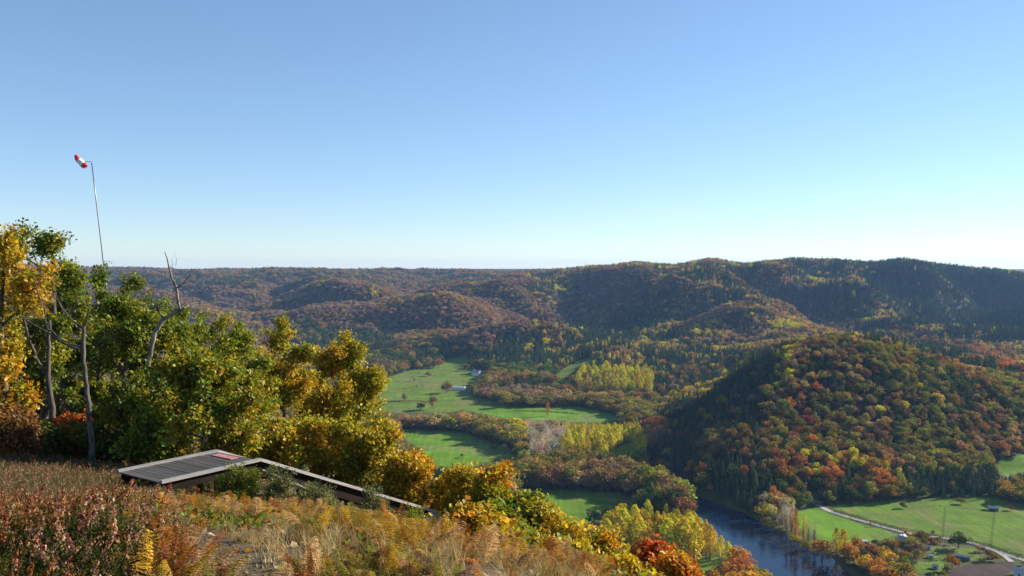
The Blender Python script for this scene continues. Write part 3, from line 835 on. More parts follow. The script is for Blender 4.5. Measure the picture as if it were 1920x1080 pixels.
# ------------------------------------------------------------------ what grows where
C = {  # base colours
 'spruce': (0.030, 0.062, 0.036), 'pine': (0.050, 0.080, 0.030), 'green': (0.055, 0.085, 0.022), 'olive': (0.185, 0.165, 0.030),
 'yellow': (0.52, 0.38, 0.020), 'lime': (0.42, 0.37, 0.022), 'gold': (0.40, 0.22, 0.03), 'orange': (0.32, 0.14, 0.028), 'rust': (0.20, 0.080, 0.032),
 'brown': (0.190, 0.120, 0.050), 'mauve': (0.205, 0.140, 0.105), 'grey': (0.34, 0.30, 0.25), 'tan': (0.30, 0.215, 0.085)}
FORM = {'spruce': 'conifer', 'pine': 'conifer', 'grey': 'bare'}
def mix(**k): return k
ZONES = [  # photo outline, nearest, farthest, mixture, height range, form override, phrase for where it stands
 ([(1125, 1016), (1180, 1012), (1310, 1022), (1345, 1036), (1345, 1062), (1230, 1066), (1140, 1050)], 440, 760, mix(lime=35, yellow=62, tan=3), (22, 27), 'poplar', 'in the bright yellow poplar clump beside the river'),
 ([(1330, 1005), (1380, 1005), (1395, 1065), (1330, 1065)], 440, 640, mix(lime=80, yellow=20), (17, 23), 'poplar', 'on the bank below the yellow poplar clump'),
 ([(1125, 975), (1300, 968), (1345, 1000), (1345, 1036), (1310, 1022), (1180, 1012), (1125, 1016)], 440, 760, mix(lime=50, yellow=50), (11, 14), 'poplar', 'in the inner part of the bright yellow poplar clump'),
 ([(1095, 940), (1210, 925), (1235, 985), (1100, 1000)], 500, 760, mix(pine=35, green=35, olive=30), (12, 18), 'broad', 'in the dark group between meadow and poplars'),
 ([(1195, 905), (1300, 905), (1310, 975), (1195, 975)], 500, 760, mix(olive=40, brown=35, green=25), (15, 21), 'broad', 'on the left bank where the river emerges'),
 ([(930, 868), (1210, 868), (1230, 945), (940, 925)], 600, 860, mix(brown=26, olive=40, tan=24, mauve=10), (13, 18), 'broad', 'in the brown belt above the riverside meadow'),
 ([(1052, 832), (1214, 832), (1206, 868), (1150, 874), (1056, 866)], 760, 1020, mix(lime=60, yellow=38, tan=2), (17, 22), 'poplar', 'in the yellow poplar plantation in the valley middle'),
 ([(985, 815), (1155, 838), (1150, 905), (1000, 905)], 650, 1000, mix(grey=85, mauve=10, tan=5), (15, 20), 'bare', 'in the leafless grey grove in the valley'),
 ([(1050, 792), (1212, 792), (1214, 832), (1052, 832)], 800, 1060, mix(lime=65, yellow=30, tan=5), (8, 12), 'poplar', 'at the back of the yellow poplar plantation'),
 ([(1170, 800), (1262, 800), (1250, 850), (1180, 850)], 780, 1000, mix(rust=35, orange=20, mauve=25, tan=20), (11, 16), 'broad', 'at the tip of the wooded spur'),
 ([(740, 770), (905, 775), (905, 815), (745, 812)], 850, 1120, mix(gold=15, tan=50, olive=35), (12, 16), 'broad', 'in the ochre hedge row above the bright field'),
 ([(880, 765), (1060, 770), (1060, 870), (880, 870)], 800, 1150, mix(tan=30, gold=16, brown=18, grey=20, yellow=10, olive=6), (13, 18), None, 'in the mixed grove in the middle of the valley'),
 ([(880, 735), (1210, 735), (1240, 792), (880, 772)], 950, 1300, mix(brown=30, olive=30, tan=20, mauve=20), (10, 15), None, 'along the stream at the foot of the hill'),
 ([(1080, 705), (1215, 705), (1215, 760), (1080, 745)], 1050, 1400, mix(lime=50, yellow=18, olive=16, tan=16), (17, 22), 'poplar', 'in the far poplar row'),
 ([(860, 688), (1080, 688), (1080, 770), (860, 770)], 1050, 1500, mix(green=30, olive=35, brown=25, pine=10), (13, 18), 'broad', 'on the knoll beside the farm'),
 ([(1425, 935), (1480, 940), (1560, 1015), (1570, 1060), (1420, 1010)], 470, 700, mix(grey=40, tan=25, olive=20, yellow=15), (10, 15), None, 'on the right river bank'),
 ([(1430, 940), (1560, 1010), (1780, 1100), (1600, 1120), (1420, 1000)], 400, 700, mix(olive=30, gold=18, brown=22, green=12, tan=18), (9, 14), None, 'on the right river bank below the meadow'),
 ([(1560, 1020), (1780, 1010), (1780, 1110), (1560, 1110)], 400, 700, mix(olive=40, green=20, brown=25, tan=15), (7, 11), 'broad', 'among the gardens by the road'),
 ([(1280, 1000), (1600, 1060), (1600, 1200), (1200, 1200)], 300, 700, mix(olive=55, gold=20, orange=10, green=15), (12, 17), 'broad', 'on the near bank of the river'),
 ([(1300, 885), (1500, 890), (1700, 895), (1850, 885), (1900, 905), (1860, 935), (1700, 940), (1550, 950), (1430, 960), (1300, 935)], 600, 800, mix(spruce=42, pine=28, green=14, olive=10, orange=6), (9, 13), None, 'at the dark foot of the near spur'),  # conifers whose dark colour also fills in the shade band along the foot
 ([(1440, 740), (1600, 720), (1600, 850), (1440, 850)], 600, 1000, mix(rust=20, spruce=34, brown=16, orange=5, olive=25), (8, 13), None, 'in the rust coloured patch on the near spur'),
 ([(1180, 790), (1440, 660), (1500, 900), (1540, 960), (1180, 930)], 600, 1000, mix(spruce=66, pine=20, brown=7, olive=6, rust=1), (8, 13), None, 'on the shaded flank of the near spur'),
 ([(1500, 620), (1940, 700), (1940, 960), (1440, 960)], 600, 1000, mix(olive=42, green=10, brown=13, tan=10, pine=12, spruce=6, orange=2, rust=2, yellow=3), (8, 12), None, 'on the sunny face of the near spur'),
 ([(1000, 606), (1040, 555), (1120, 500), (1262, 505), (1250, 532), (1170, 560), (1090, 590)], 1900, 3000, mix(brown=40, mauve=35, pine=20, tan=5), (8, 12), 'broad', 'on the shaded flank under the skyline'),
 ([(1262, 505), (1340, 515), (1380, 585), (1330, 612), (1280, 600), (1238, 560)], 1500, 2700, mix(tan=38, mauve=28, yellow=18, brown=12, pine=4), (9, 12), 'broad', 'on the pale sunny shoulder of the middle hill'),
 ([(880, 695), (915, 650), (1010, 606), (1240, 580), (1255, 615), (1180, 650), (1112, 672), (1020, 695)], 1300, 2300, mix(spruce=56, pine=26, yellow=8, tan=8, brown=2), (10, 15), None, 'in the dark conifers of the middle hill'),
 ([(1110, 690), (1200, 640), (1320, 600), (1425, 575), (1445, 600), (1330, 650), (1240, 690), (1150, 722)], 1100, 2200, mix(spruce=50, pine=20, tan=14, yellow=10, brown=6), (9, 14), None, 'in the conifers lower on the middle hill'),
 ([(1350, 515), (1480, 500), (1500, 545), (1400, 562)], 1700, 2700, mix(spruce=40, pine=20, tan=20, orange=5, brown=15), (9, 13), None, 'near the skyline'),
 ([(1400, 562), (1500, 555), (1620, 625), (1470, 665), (1350, 645), (1340, 600)], 950, 2200, mix(yellow=22, tan=34, brown=14, mauve=8, orange=4, pine=10, spruce=8), (9, 12), 'broad', 'in the golden belt of the middle hill'),
 ([(1500, 556), (1640, 600), (1780, 648), (1940, 712), (1940, 745), (1700, 668), (1560, 615)], 950, 2200, mix(pine=40, spruce=35, olive=12, orange=8, tan=5), (9, 13), None, 'in the dark belt behind the near spur'),
 ([(1640, 596), (1800, 640), (1960, 690), (1960, 720), (1780, 650)], 950, 2200, mix(brown=30, orange=22, rust=16, tan=18, pine=14), (9, 12), None, 'on the russet ridge behind the near spur'),
 ([(1480, 480), (1830, 480), (1830, 620), (1700, 600), (1500, 545)], 1700, 3200, mix(spruce=80, pine=15, yellow=3, tan=2), (12, 17), None, 'on the dark conifer hill'),
 ([(1780, 480), (1960, 480), (1960, 640), (1780, 620)], 1700, 3200, mix(spruce=86, pine=12, yellow=2), (12, 17), None, 'on the dark conifer hill'),
 ([(560, 600), (720, 630), (900, 640), (900, 700), (560, 720)], 1400, 2200, mix(spruce=38, pine=22, green=12, brown=18, olive=10), (11, 16), None, 'at the foot of the brown hill'),
 ([(-200, 500), (1060, 500), (1000, 535), (600, 530), (-200, 530)], 2800, 8000, mix(pine=32, spruce=18, brown=22, mauve=16, olive=12), (9, 15), None, 'on the far plateau'),
 ([(-300, 480), (1000, 480), (1000, 610), (860, 660), (-300, 760)], 1400, 8000, mix(mauve=52, brown=26, tan=8, olive=8, pine=5, yellow=1), (8, 12), 'broad', 'on the brown hillside across the valley'),
]
DEFAULT = mix(spruce=36, pine=20, yellow=11, tan=12, brown=14, mauve=8, olive=5, orange=2)
VALLEY = mix(brown=20, olive=36, tan=18, grey=10, green=16)

def zone_of(px, py, d):
    z = np.full(len(px), -1)
    for i in range(len(ZONES) - 1, -1, -1):
        poly, d0, d1 = ZONES[i][:3]
        m_ = in_poly(px, py, poly) & (d > d0) & (d < d1)
        z[m_] = i
    return z

def pick(mixture, u, v):
    """u random, v patch noise: patches of one sort grow together"""
    ks = list(mixture); w = np.array([mixture[k] for k in ks], float); cw = np.cumsum(w) / w.sum()
    t = np.where(u[:, 0] < 0.62, np.clip(v + (u[:, 1] - .5) * .12, 0, .999), u[:, 1])
    return np.array(ks, dtype=object)[np.minimum(np.searchsorted(cw, t), len(ks) - 1)]

def make_forest():
    r = np.random.default_rng(11)
    P_ = []
    for d0, d1, sp, half in ((85, 330, 7.0, 62), (330, 600, 6.2, 46), (600, 1000, 5.4, 44), (1000, 1500, 6.5, 42), (1500, 2300, 7.4, 40), (2300, 3300, 10.5, 38), (3300, 5200, 14, 38)):
        xs = np.arange(-d1 * math.tan(R(half)), d1 * math.tan(R(half)), sp); ys = np.arange(d0 * 0.75, d1, sp)
        X, Y = np.meshgrid(xs, ys); X = X.ravel() + r.uniform(-.48, .48, X.size) * sp; Y = Y.ravel() + r.uniform(-.48, .48, Y.size) * sp
        D = np.hypot(X, Y); a = np.abs(np.arctan2(X, Y))
        k = (D >= d0) & (D < d1) & (a < R(half)); P_.append(np.stack([X[k], Y[k], np.full(k.sum(), sp)], 1))
    P_ = np.vstack(P_)
    Z = height(P_[:, 0], P_[:, 1])
    # hidden from the viewpoint by more than a tree's height: leave out
    az = np.arctan2(P_[:, 0], P_[:, 1]); D = np.hypot(P_[:, 0], P_[:, 1])
    azg = np.linspace(R(-47), R(47), 480); dg = np.concatenate([np.arange(20, 400, 6), 400 * 1.012 ** np.arange(0, 215)])
    AG, DG = np.meshgrid(azg, dg, indexing='ij')
    HG = height((np.sin(AG) * DG).ravel(), (np.cos(AG) * DG).ravel()).reshape(AG.shape)
    hz = np.maximum.accumulate(HG / DG, axis=1)
    ai = np.clip(np.round((az - azg[0]) / (azg[1] - azg[0])).astype(int), 0, 479); di = np.clip(np.searchsorted(dg, D) - 2, 0, len(dg) - 1)
    vis = ((Z + 20) / D > hz[ai, di]) | (D < 330)
    P_, Z, D = P_[vis], Z[vis], D[vis]
    pos = np.column_stack([P_[:, :2], Z]); sp = P_[:, 2]
    px, py = project(pos)
    keep = Z < 60
    # not in the water, on roads, in fields
    n = len(pos)
    close = D < 1200
    w = np.nonzero(close)[0]
    inr = in_poly(pos[w, 0], pos[w, 1], river_world) | (seg_dist(pos[w, 0], pos[w, 1], BL) < 2.5) | (seg_dist(pos[w, 0], pos[w, 1], BR) < 2.5)
    keep[w[inr]] = False
    rd = seg_dist(pos[w, 0], pos[w, 1], ROAD) < 6; keep[w[rd]] = False
    rd = seg_dist(pos[w, 0], pos[w, 1], LANE) < 5; keep[w[rd]] = False
    wj = (fbm(pos[:, 0] + 500, pos[:, 1], 70, 3) - .5) * 90 * np.clip((D - 700) / 800, .45, 1); wk = (fbm(pos[:, 0], pos[:, 1] + 700, 70, 3) - .5) * 50 * np.clip((D - 700) / 800, .30, 1)
    zone = zone_of(px + wj, py - 8 + wk, pos[:, 1])
    lo = np.array([zz[4][0] for zz in ZONES] + [8.]); hi = np.array([zz[4][1] for zz in ZONES] + [13.])
    u = r.random(n); H = lo[zone] + (hi[zone] - lo[zone]) * u
    flat = Z < FLOOR + 4
    H = np.where((zone < 0) & (~flat), 8 + 5 * u, H)
    crown = H * 0.25
    def _clear(H, crown):
        clear = np.ones(n, bool)
        fronts = D < 1800
        for t, side in ((0, 0), (0.45, -1), (0.45, 1), (0.8, 0), (1.0, 0), (1.04, 0)):
            q = pos + np.column_stack([side * crown, 0 * H, t * H]); qx, qy = project(q)
            bad = (field_index(qx, qy, np.where(t > 0, pos[:, 1] * 0 - 1, pos[:, 1])) >= 0) if t == 0 else np.zeros(n, bool)
            if t == 0: bad = field_index(qx, qy, pos[:, 1]) >= 0
            else:
                for poly, d0, d1, c in fields:
                    if d0 > 2000: continue
                    bad |= in_poly(qx, qy, poly) & (pos[:, 1] < d1) & (pos[:, 1] > 300)
            if t > 0: bad |= in_poly(qx, qy, vis_river) & (D < 720)
            clear &= ~(bad & (fronts | (t == 0)))
        return clear
    clear = _clear(H, crown)
    # the edges of fields and banks carry lower growth
    for f_ in (0.62, 0.38):
        H2 = np.where(clear, H, H * f_); again = _clear(H2, H2 * .25)
        H = np.where(~clear & again, H2, H); clear |= again
    keep &= clear & (r.random(n) > .05)
    # on our own hill the trees stay below the line of sight or behind the oaks
    tx, ty = project(pos + np.column_stack([0 * H, 0 * H, H * 1.35 + 1]))
    own = D < 330
    keep &= ~own | (ty > 1110) | ((tx < 640) & (ty > 700)) | (tx < -120) | (tx > 2300)
    # houses stand free
    for bx, by, br in CLEAR:
        keep &= np.hypot(pos[:, 0] - bx, pos[:, 1] - by) > br
    # thin the gardens corner so it does not fill up
    g = in_poly(px, py, [(1590, 1018), (1960, 1060), (1960, 1140), (1560, 1140)]) & (D < 700); keep &= ~(g & (r.random(n) < 0.10))
    pos, D, H, zone, sp, px, py, flat = (a[keep] for a in (pos, D, H, zone, sp, px, py, flat))
    n = len(pos)
    uu = r.random((n, 2)); v = np.clip((fbm(pos[:, 0] * 1.0, pos[:, 1] * 0.75 + 900, 95, 3) - 0.22) / 0.56, 0, 0.999)
    sort = np.empty(n, object)
    for zi in range(-1, len(ZONES)):
        m_ = zone == zi
        if not m_.any(): continue
        if zi < 0:
            a = m_ & flat; sort[a] = pick(VALLEY, uu[a], v[a]); a = m_ & ~flat; sort[a] = pick(DEFAULT, uu[a], v[a])
        else: sort[m_] = pick(ZONES[zi][3], uu[m_], v[m_])
    form = np.empty(n, np.int32); kinds = np.empty(n, object)
    for i in range(n):
        s = sort[i]; k = FORM.get(s, 'broad')
        if zone[i] >= 0 and ZONES[zone[i]][5] and not (k == 'conifer' and ZONES[zone[i]][5] != 'poplar'): k = ZONES[zone[i]][5]
        
        if k == 'broad' and D[i] > 1150 and s in ('yellow', 'tan', 'orange') and r.random() < .7: k = 'poplar'
        kinds[i] = k; opts = IDX[k]; form[i] = opts[int(r.random() * len(opts))]
    tint = np.array([C[s] for s in sort]) * r.uniform(0.95, 1.75, (n, 1)) * (1 + 0.09 * r.normal(size=(n, 3)))
    tint = np.clip(tint * np.clip(1 + (D[:, None] - 900) / 5000, 1, 1.22), 0.008, 0.6)  # tint lightened with distance, in place of stronger sunlight on the far slopes
    wide = np.where(np.isin(kinds, ['poplar', 'bare']), 0.95, np.where(kinds == 'conifer', 1.1, 1.15)) * (sp / 6.4) ** 0.45 * r.uniform(0.72, 1.35, n)
    wide = np.where(np.isin(kinds, ['broad']), wide * 1.12, wide)
    H = H * np.where(kinds == 'conifer', 1.15, 1.0) * r.uniform(0.68, 1.22, n)
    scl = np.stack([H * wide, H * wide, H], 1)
    rot = np.stack([r.normal(size=n) * 0.04, r.normal(size=n) * 0.04, r.random(n) * 6.283], 1)
    show = H / D * ((px > -5) & (px < 1925) & (py < 1090))
    order = np.argsort(-show)
    limit = {'broad': 180, 'poplar': 110, 'conifer': 70, 'bare': 60}
    single = []; cnt = {k: 0 for k in limit}
    for i in order[:6000]:
        if zone[i] < 0 and not flat[i]: continue
        if cnt[kinds[i]] < limit[kinds[i]] and show[i] > 0: cnt[kinds[i]] += 1; single.append(i)
    m_ = np.ones(n, bool); m_[single] = False
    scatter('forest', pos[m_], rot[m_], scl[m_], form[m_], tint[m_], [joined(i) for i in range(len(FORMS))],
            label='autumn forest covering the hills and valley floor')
    names = {'broad': ('broadleaf_tree', 'tree'), 'poplar': ('poplar_tree', 'poplar'), 'conifer': ('pine_tree', 'conifer'), 'bare': ('bare_tree', 'tree')}
    words = {'spruce': 'dark blue-green', 'pine': 'dark green', 'green': 'green', 'olive': 'olive green', 'yellow': 'golden yellow', 'lime': 'yellow-green', 'gold': 'ochre gold', 'orange': 'orange',
             'rust': 'rust red', 'brown': 'brown', 'mauve': 'mauve brown', 'grey': 'leafless grey', 'tan': 'tan'}
    what = {'broad': 'round-crowned tree', 'poplar': 'tall narrow poplar', 'conifer': 'pointed conifer', 'bare': 'thin-branched tree'}
    single.sort(key=lambda i: px[i]); rank = {}
    for i in single:
        where = ZONES[zone[i]][6] if zone[i] >= 0 else 'on the valley floor'
        nm, cat = names[kinds[i]]
        key = (sort[i], kinds[i], where); rank[key] = rank.get(key, -1) + 1
        lab = '%s %s %s %s' % (ordinal(rank[key]), words[sort[i]], what[kinds[i]], where)
        place_tree(nm, cat, form[i], pos[i], scl[i], rot[i], tint[i], lab + (', from the left' if len(lab.split()) < 14 else ''), 'forest trees ' + where)
    print('FOREST', n, 'single', cnt)

CLEAR = []
ORD = ['first', 'second', 'third', 'fourth', 'fifth', 'sixth', 'seventh', 'eighth', 'ninth', 'tenth', 'eleventh', 'twelfth', 'thirteenth', 'fourteenth', 'fifteenth', 'sixteenth', 'seventeenth', 'eighteenth', 'nineteenth', 'twentieth']
def ordinal(n):
    if n < 20: return ORD[n]
    tens = ['twenty', 'thirty', 'forty', 'fifty', 'sixty', 'seventy', 'eighty', 'ninety']
    t, o = divmod(n + 1, 10)
    if t > 9: return '%dth' % (n + 1)
    return (tens[t - 2] + '-' + ORD[o - 1]) if o else tens[t - 2][:-1] + 'ieth'


# ------------------------------------------------------------------ buildings
def wall_mesh(w, l, h, rise, mat):
    x, y = w / 2, l / 2
    b = MB()
    b.v = [(-x, -y, -1), (x, -y, -1), (x, y, -1), (-x, y, -1), (-x, -y, h), (x, -y, h), (x, y, h), (-x, y, h), (0, -y, h + rise), (0, y, h + rise)]
    b.f = [(0, 1, 5, 8, 4), (1, 2, 6, 5), (2, 3, 7, 9, 6), (3, 0, 4, 7), (0, 3, 2, 1)]
    return b.mesh('wall', mat)

def house(name, loc, rz, w, l, h, rise, wall, roof, label, cat, group=None, wins=2, chimney=False, open_side=False, over=0.35):
    t = empty(name, loc, rz); tag(t, label, cat, group)
    if open_side:
        for sx in (-1, 1):
            for sy in (-1, 0, 1):
                MB().box((sx * (w / 2 - .15), sy * (l / 2 - .15), h / 2 - .5), (.18, .18, h + 1)).build('post', M['fence_wood'], t)
        MB().box((-w / 2 + .3, 0, h / 2 - .4), (.12, l - .5, h + .8)).build('wall', wall, t)
    else:
        link_obj('wall', wall_mesh(w, l, h, rise, wall), t)
    sl = math.hypot(w / 2, rise); a = math.atan2(rise, w / 2)
    for s in (-1, 1):
        L = sl + over
        cx = s * (w / 2 + over * math.cos(a)) / 2; cz = h + rise - (rise + over * math.sin(a)) / 2 + .09
        b = MB().box((cx, 0, cz), (L, l + 2 * over, .14), Matrix.Rotation(s * a, 3, 'Y'))
        b.build('roof_slope', roof, t)
    if not open_side:
        for s in (-1, 1):
            for k in range(wins):
                yy = (k - (wins - 1) / 2) * l / max(wins, 1)
                f = MB().box((s * (w / 2 + .03), yy, h * .55), (.1, 1.0, 1.2)).build('window', M['fence_wood'], t)
                MB().box((s * (w / 2 + .09), yy, h * .55), (.06, .8, 1.0)).build('pane', M['window_glass'], f)
        MB().box((0, -l / 2 - .03, 1.0), (1.0, .1, 2.0)).build('door', M['dark_door'], t)
    if chimney:
        MB().box((w * .12, l * .3, h + rise + .3), (.6, .6, 1.5)).build('chimney', wall, t)
    CLEAR.append((loc[0], loc[1], max(w, l) * .75 + 4))
    return t

def gz(px, py): return ground_at(px, py, 350)
g = gz(860, 731)
house('barn', g, R(78), 9, 19, 3.6, 2.2, M['white_wall'], M['pale_roof'], 'long low white barn with pale grey roof beside a round tree on the far meadow', 'barn', wins=3)
g = gz(893, 704)
house('farmhouse', g, R(70), 9, 13, 5.5, 3.2, M['white_wall'], M['grey_roof'], 'white gabled farmhouse with dark roof half hidden on the wooded knoll', 'house', wins=3, chimney=True)
g = gz(1697, 1021)
house('house', g, R(30), 5.2, 7, 2.8, 2.3, M['stone_wall'], M['grey_roof'], 'grey roofed house in trees where the road meets the hedge', 'house', wins=2, chimney=True)
g = gz(1691, 1014)
house('outbuilding', g, R(118), 4, 5, 2.6, 1.6, M['stone_wall'], M['pale_roof'], 'small pale roofed outbuilding joined behind the grey roofed house', 'shed', wins=1)
g = gz(1804, 1049)
house('field_shelter', g, R(52), 2.6, 9, 2.2, .7, M['fence_wood'], M['pale_roof'], 'long narrow pale roofed shelter beside the orange tree', 'shelter', open_side=True)
g = gz(1754, 1066)
house('garden_shed', g, R(60), 2.6, 3.4, 1.7, .8, M['stone_wall'], M['pale_roof'], 'tiny pale roofed hut alone on the lawn below the gardens', 'shed', wins=1, over=.2)
g = gz(1745, 1046)
house('garden_shed', g, R(75), 2.2, 2.8, 1.6, .6, M['white_wall'], M['pale_roof'], 'small white garden hut between the hedges and the orange tree', 'shed', wins=1, over=.15)
g = gz(1667, 1017)
house('garden_shed', g, R(20), 1.8, 2.2, 1.9, .5, M['white_wall'], M['pale_roof'], 'little white shed in front of the conifer left of the grey house', 'shed', wins=1, over=.15)
g = gz(1617, 1019)
house('greenhouse', g, R(95), 2.6, 6, 1.7, .7, M['white_wall'], M['pale_roof'], 'low pale greenhouse at the lower edge of the small meadow', 'greenhouse', wins=2, over=.1)
g = gz(1634, 1034)
house('chicken_coop', g, R(95), 1.8, 4.2, 1.3, .4, M['stone_wall'], M['pale_roof'], 'low stone grey coop among bushes near the river', 'shed', wins=1, over=.1)
g = gz(1862, 957)
house('field_barn', g, R(70), 3.6, 6.5, 1.9, 1.1, M['dark_door'], M['pale_roof'], 'dark open hut with a grey roof at the upper edge of the big meadow', 'shelter', open_side=True)
g = gz(1921, 1082)
house('farm_building', g, R(60), 6, 11, 3.0, 1.8, M['white_wall'], M['pale_roof'], 'white walled building cut by the bottom right corner', 'building', wins=2)
g = gz(1742, 1030)
house('garden_shed', g, R(40), 2.2, 2.8, 1.8, .7, M['stone_wall'], M['pale_roof'], 'pale shed by the track right of the grey roofed house', 'shed', wins=1, over=.15)

# far mast on the skyline
mp = P(1097, 500, 2900); mz = float(height(np.array([mp.x]), np.array([mp.y]))[0])
t = empty('radio_mast', (mp.x, mp.y, mz)); tag(t, 'thin radio mast standing alone on the far skyline', 'mast')
MB().tube([(0, 0, 0), (0, 0, 20), (0, 0, 38)], [.5, .4, .25], 5).build('pole', M['metal_pole'], t)
MB().tube([(-.8, 0, 30), (.8, 0, 30)], .2, 4).build('antenna', M['metal_pole'], t)

# single trees one can point to; photo x and y of the foot, height and width in photo pixels
def single_tree(px, py, hp, wp, kind, colour, label, cat='tree', name=None, var=0):
    g = gz(px, py); D = g.y
    H = hp * D / FPX; W = wp * D / FPX
    nat = {'broad': 0.72, 'poplar': 0.40, 'conifer': 0.42, 'bare': 0.44}[kind]
    fi = IDX[kind][(var + int(px)) % len(IDX[kind])]
    tint = np.array(C[colour]) * 1.05
    CLEAR.append((g.x, g.y, W * .3 + .5 if kind == 'poplar' else W * .5 + 1))
    nm = name or {'broad': 'broadleaf_tree', 'poplar': 'poplar_tree', 'conifer': 'pine_tree', 'bare': 'bare_tree'}[kind]
    return place_tree(nm, cat, fi, (g.x, g.y, g.z - 0.06 * H), (W / nat, W / nat, H * 1.05), (0, 0, (px * 1.7) % 6.28), tint, label)

def place_tree(nm, cat, fi, pos, scl, rot, tint, label, group=None):
    o = empty(nm, [float(q) for q in pos]); o.scale = [float(q) for q in scl]; o.rotation_euler = [float(q) for q in rot]
    tag(o, label, cat, group)
    c = bpy.data.objects.new('crown', FORMS[fi][1]); col.objects.link(c); c.parent = o
    c['tint'] = [float(q) for q in tint]
    t = bpy.data.objects.new('trunk', FORMS[fi][2]); col.objects.link(t); t.parent = o
    return o

for a in [
 (1765, 953, 13, 13, 'broad', 'green', 'small dark round tree left of a smaller one on the big meadow'),
 (1712, 953, 11, 6, 'broad', 'green', 'small dark thin tree left of centre on the big meadow'),
 (1693, 953, 13, 14, 'broad', 'green', 'dark round tree left of a thin tree on the big meadow'),
 (1802, 945, 13, 18, 'broad', 'olive', 'pale spreading tree at the upper edge of the big meadow'),
 (1797, 1029, 34, 40, 'broad', 'green', 'large dark dome-shaped tree beside the road below the meadow'),
 (1895, 957, 10, 12, 'broad', 'rust', 'small reddish tree at the upper right of the meadow'),
 (1852, 955, 9, 12, 'broad', 'olive', 'olive bush beside the dark open hut on the meadow'),
 (1785, 1069, 32, 28, 'broad', 'orange', 'bright orange tree left of the long narrow shelter'),
 (1749, 1004, 11, 8, 'broad', 'brown', 'small brown tree in the roadside hedge'),
 (1829, 1042, 11, 8, 'broad', 'orange', 'little orange tree right of the long narrow shelter'),
 (1446, 968, 22, 23, 'broad', 'yellow', 'golden round tree at the upstream end of the right bank'),
 (1472, 970, 24, 26, 'bare', 'mauve', 'mauve leafless round tree beside the golden bank tree'),
 (1436, 990, 22, 22, 'broad', 'olive', 'pale green tree at the water below the golden one'),
 (1475, 1010, 56, 12, 'bare', 'grey', 'leftmost tall bare poplar on the right bank', 'poplar'),
 (1484, 1014, 58, 11, 'bare', 'tan', 'second tall thin bare poplar on the right bank', 'poplar'),
 (1492, 1018, 66, 12, 'poplar', 'gold', 'tallest bank poplar with orange leaves left at its tip', 'poplar'),
 (1507, 1022, 62, 12, 'bare', 'yellow', 'bare poplar with a few yellow leaves on the right bank', 'poplar'),
 (1516, 1026, 56, 12, 'bare', 'grey', 'bare grey poplar above the yellow bushes', 'poplar'),
 (1527, 1028, 50, 14, 'bare', 'grey', 'rightmost bare poplar before the orange brown tree', 'poplar'),
 (1490, 1020, 18, 26, 'broad', 'lime', 'yellow-green bush under the bare poplars'),
 (1513, 1030, 20, 26, 'broad', 'lime', 'yellow bush right of the bare poplars at the water'),
 (1541, 1046, 36, 44, 'broad', 'gold', 'broad ochre brown tree leaning over the river'),
 (1568, 1042, 54, 18, 'poplar', 'lime', 'tall yellow-green poplar left of the pair at the meadow edge', 'poplar'),
 (1582, 1046, 56, 22, 'poplar', 'yellow', 'tall yellow poplar in the middle at the meadow edge', 'poplar'),
 (1605, 1048, 46, 24, 'broad', 'gold', 'golden orange tree right of the yellow poplars'),
 (1640, 1030, 20, 14, 'broad', 'green', 'dark green round tree at the corner of the small meadow'),
 (1662, 1050, 34, 18, 'conifer', 'spruce', 'blue-green spruce among the gardens', 'conifer'),
 (1674, 1046, 36, 22, 'broad', 'brown', 'brown tree left of the grey roofed house'),
 (1722, 1046, 38, 26, 'broad', 'mauve', 'dark mauve tree below the grey roofed house'),
 (1748, 1024, 18, 16, 'broad', 'rust', 'rust brown tree by the track near the house'),
 (1532, 947, 9, 18, 'broad', 'tan', 'tan bushy tree at the river end of the road'),
 (837, 737, 24, 25, 'broad', 'brown', 'round brown tree left of the long low barn'),
 (758, 752, 15, 12, 'broad', 'mauve', 'small cone-shaped tree standing alone on the far meadow'),
 (811, 767, 27, 19, 'broad', 'tan', 'pale tan tree below the barn'),
 (789, 770, 16, 18, 'broad', 'spruce', 'dark bushy tree left of the pale tan tree'),
 (922, 687, 14, 17, 'broad', 'orange', 'orange tree on the shaded slope above the farmhouse'),
 (718, 718, 12, 10, 'broad', 'mauve', 'dark tree at the left end of the far meadow'),
 (803, 706, 9, 14, 'broad', 'rust', 'small reddish thicket in the upper meadow'),
 (781, 727, 8, 7, 'bare', 'grey', 'small bare tree in the middle of the far meadow'),
 (776, 715, 10, 9, 'bare', 'grey', 'pale bare tree above the middle of the far meadow'),
 (822, 690, 20, 23, 'broad', 'orange', 'large russet tree at the top of the far meadow'),
 (804, 690, 23, 14, 'broad', 'tan', 'tan tree left of the large russet tree'),
 (875, 695, 14, 13, 'broad', 'olive', 'olive tree right of the upper meadow'),
 (1027, 780, 28, 9, 'poplar', 'gold', 'lone ochre poplar on the valley strip meadow', 'poplar'),
 (1058, 690, 17, 9, 'broad', 'tan', 'tall tan tree left of the sloping meadow'),
 (1050, 698, 15, 11, 'broad', 'brown', 'brown tree beside the tall tan tree at the sloping meadow'),
 (866, 858, 8, 8, 'broad', 'brown', 'small brown tree inside the bright field'),
 (926, 846, 14, 13, 'broad', 'green', 'green tree right of the bright field'),
 (946, 850, 18, 15, 'broad', 'tan', 'tan tree at the right corner of the bright field'),
 (1168, 968, 26, 26, 'broad', 'yellow', 'yellow tree behind the dark trees beside the meadow'),
 (1114, 986, 32, 34, 'broad', 'spruce', 'dark blue-green round tree at the meadow corner'),
 (1143, 980, 32, 32, 'broad', 'pine', 'dark green round tree right of the darkest one'),
]:
    a = list(a); label = a[6]; cat = a[7] if len(a) > 7 else 'tree'
    if a[0] in (1765, 1712): continue
    single_tree(*a[:6], label, cat)

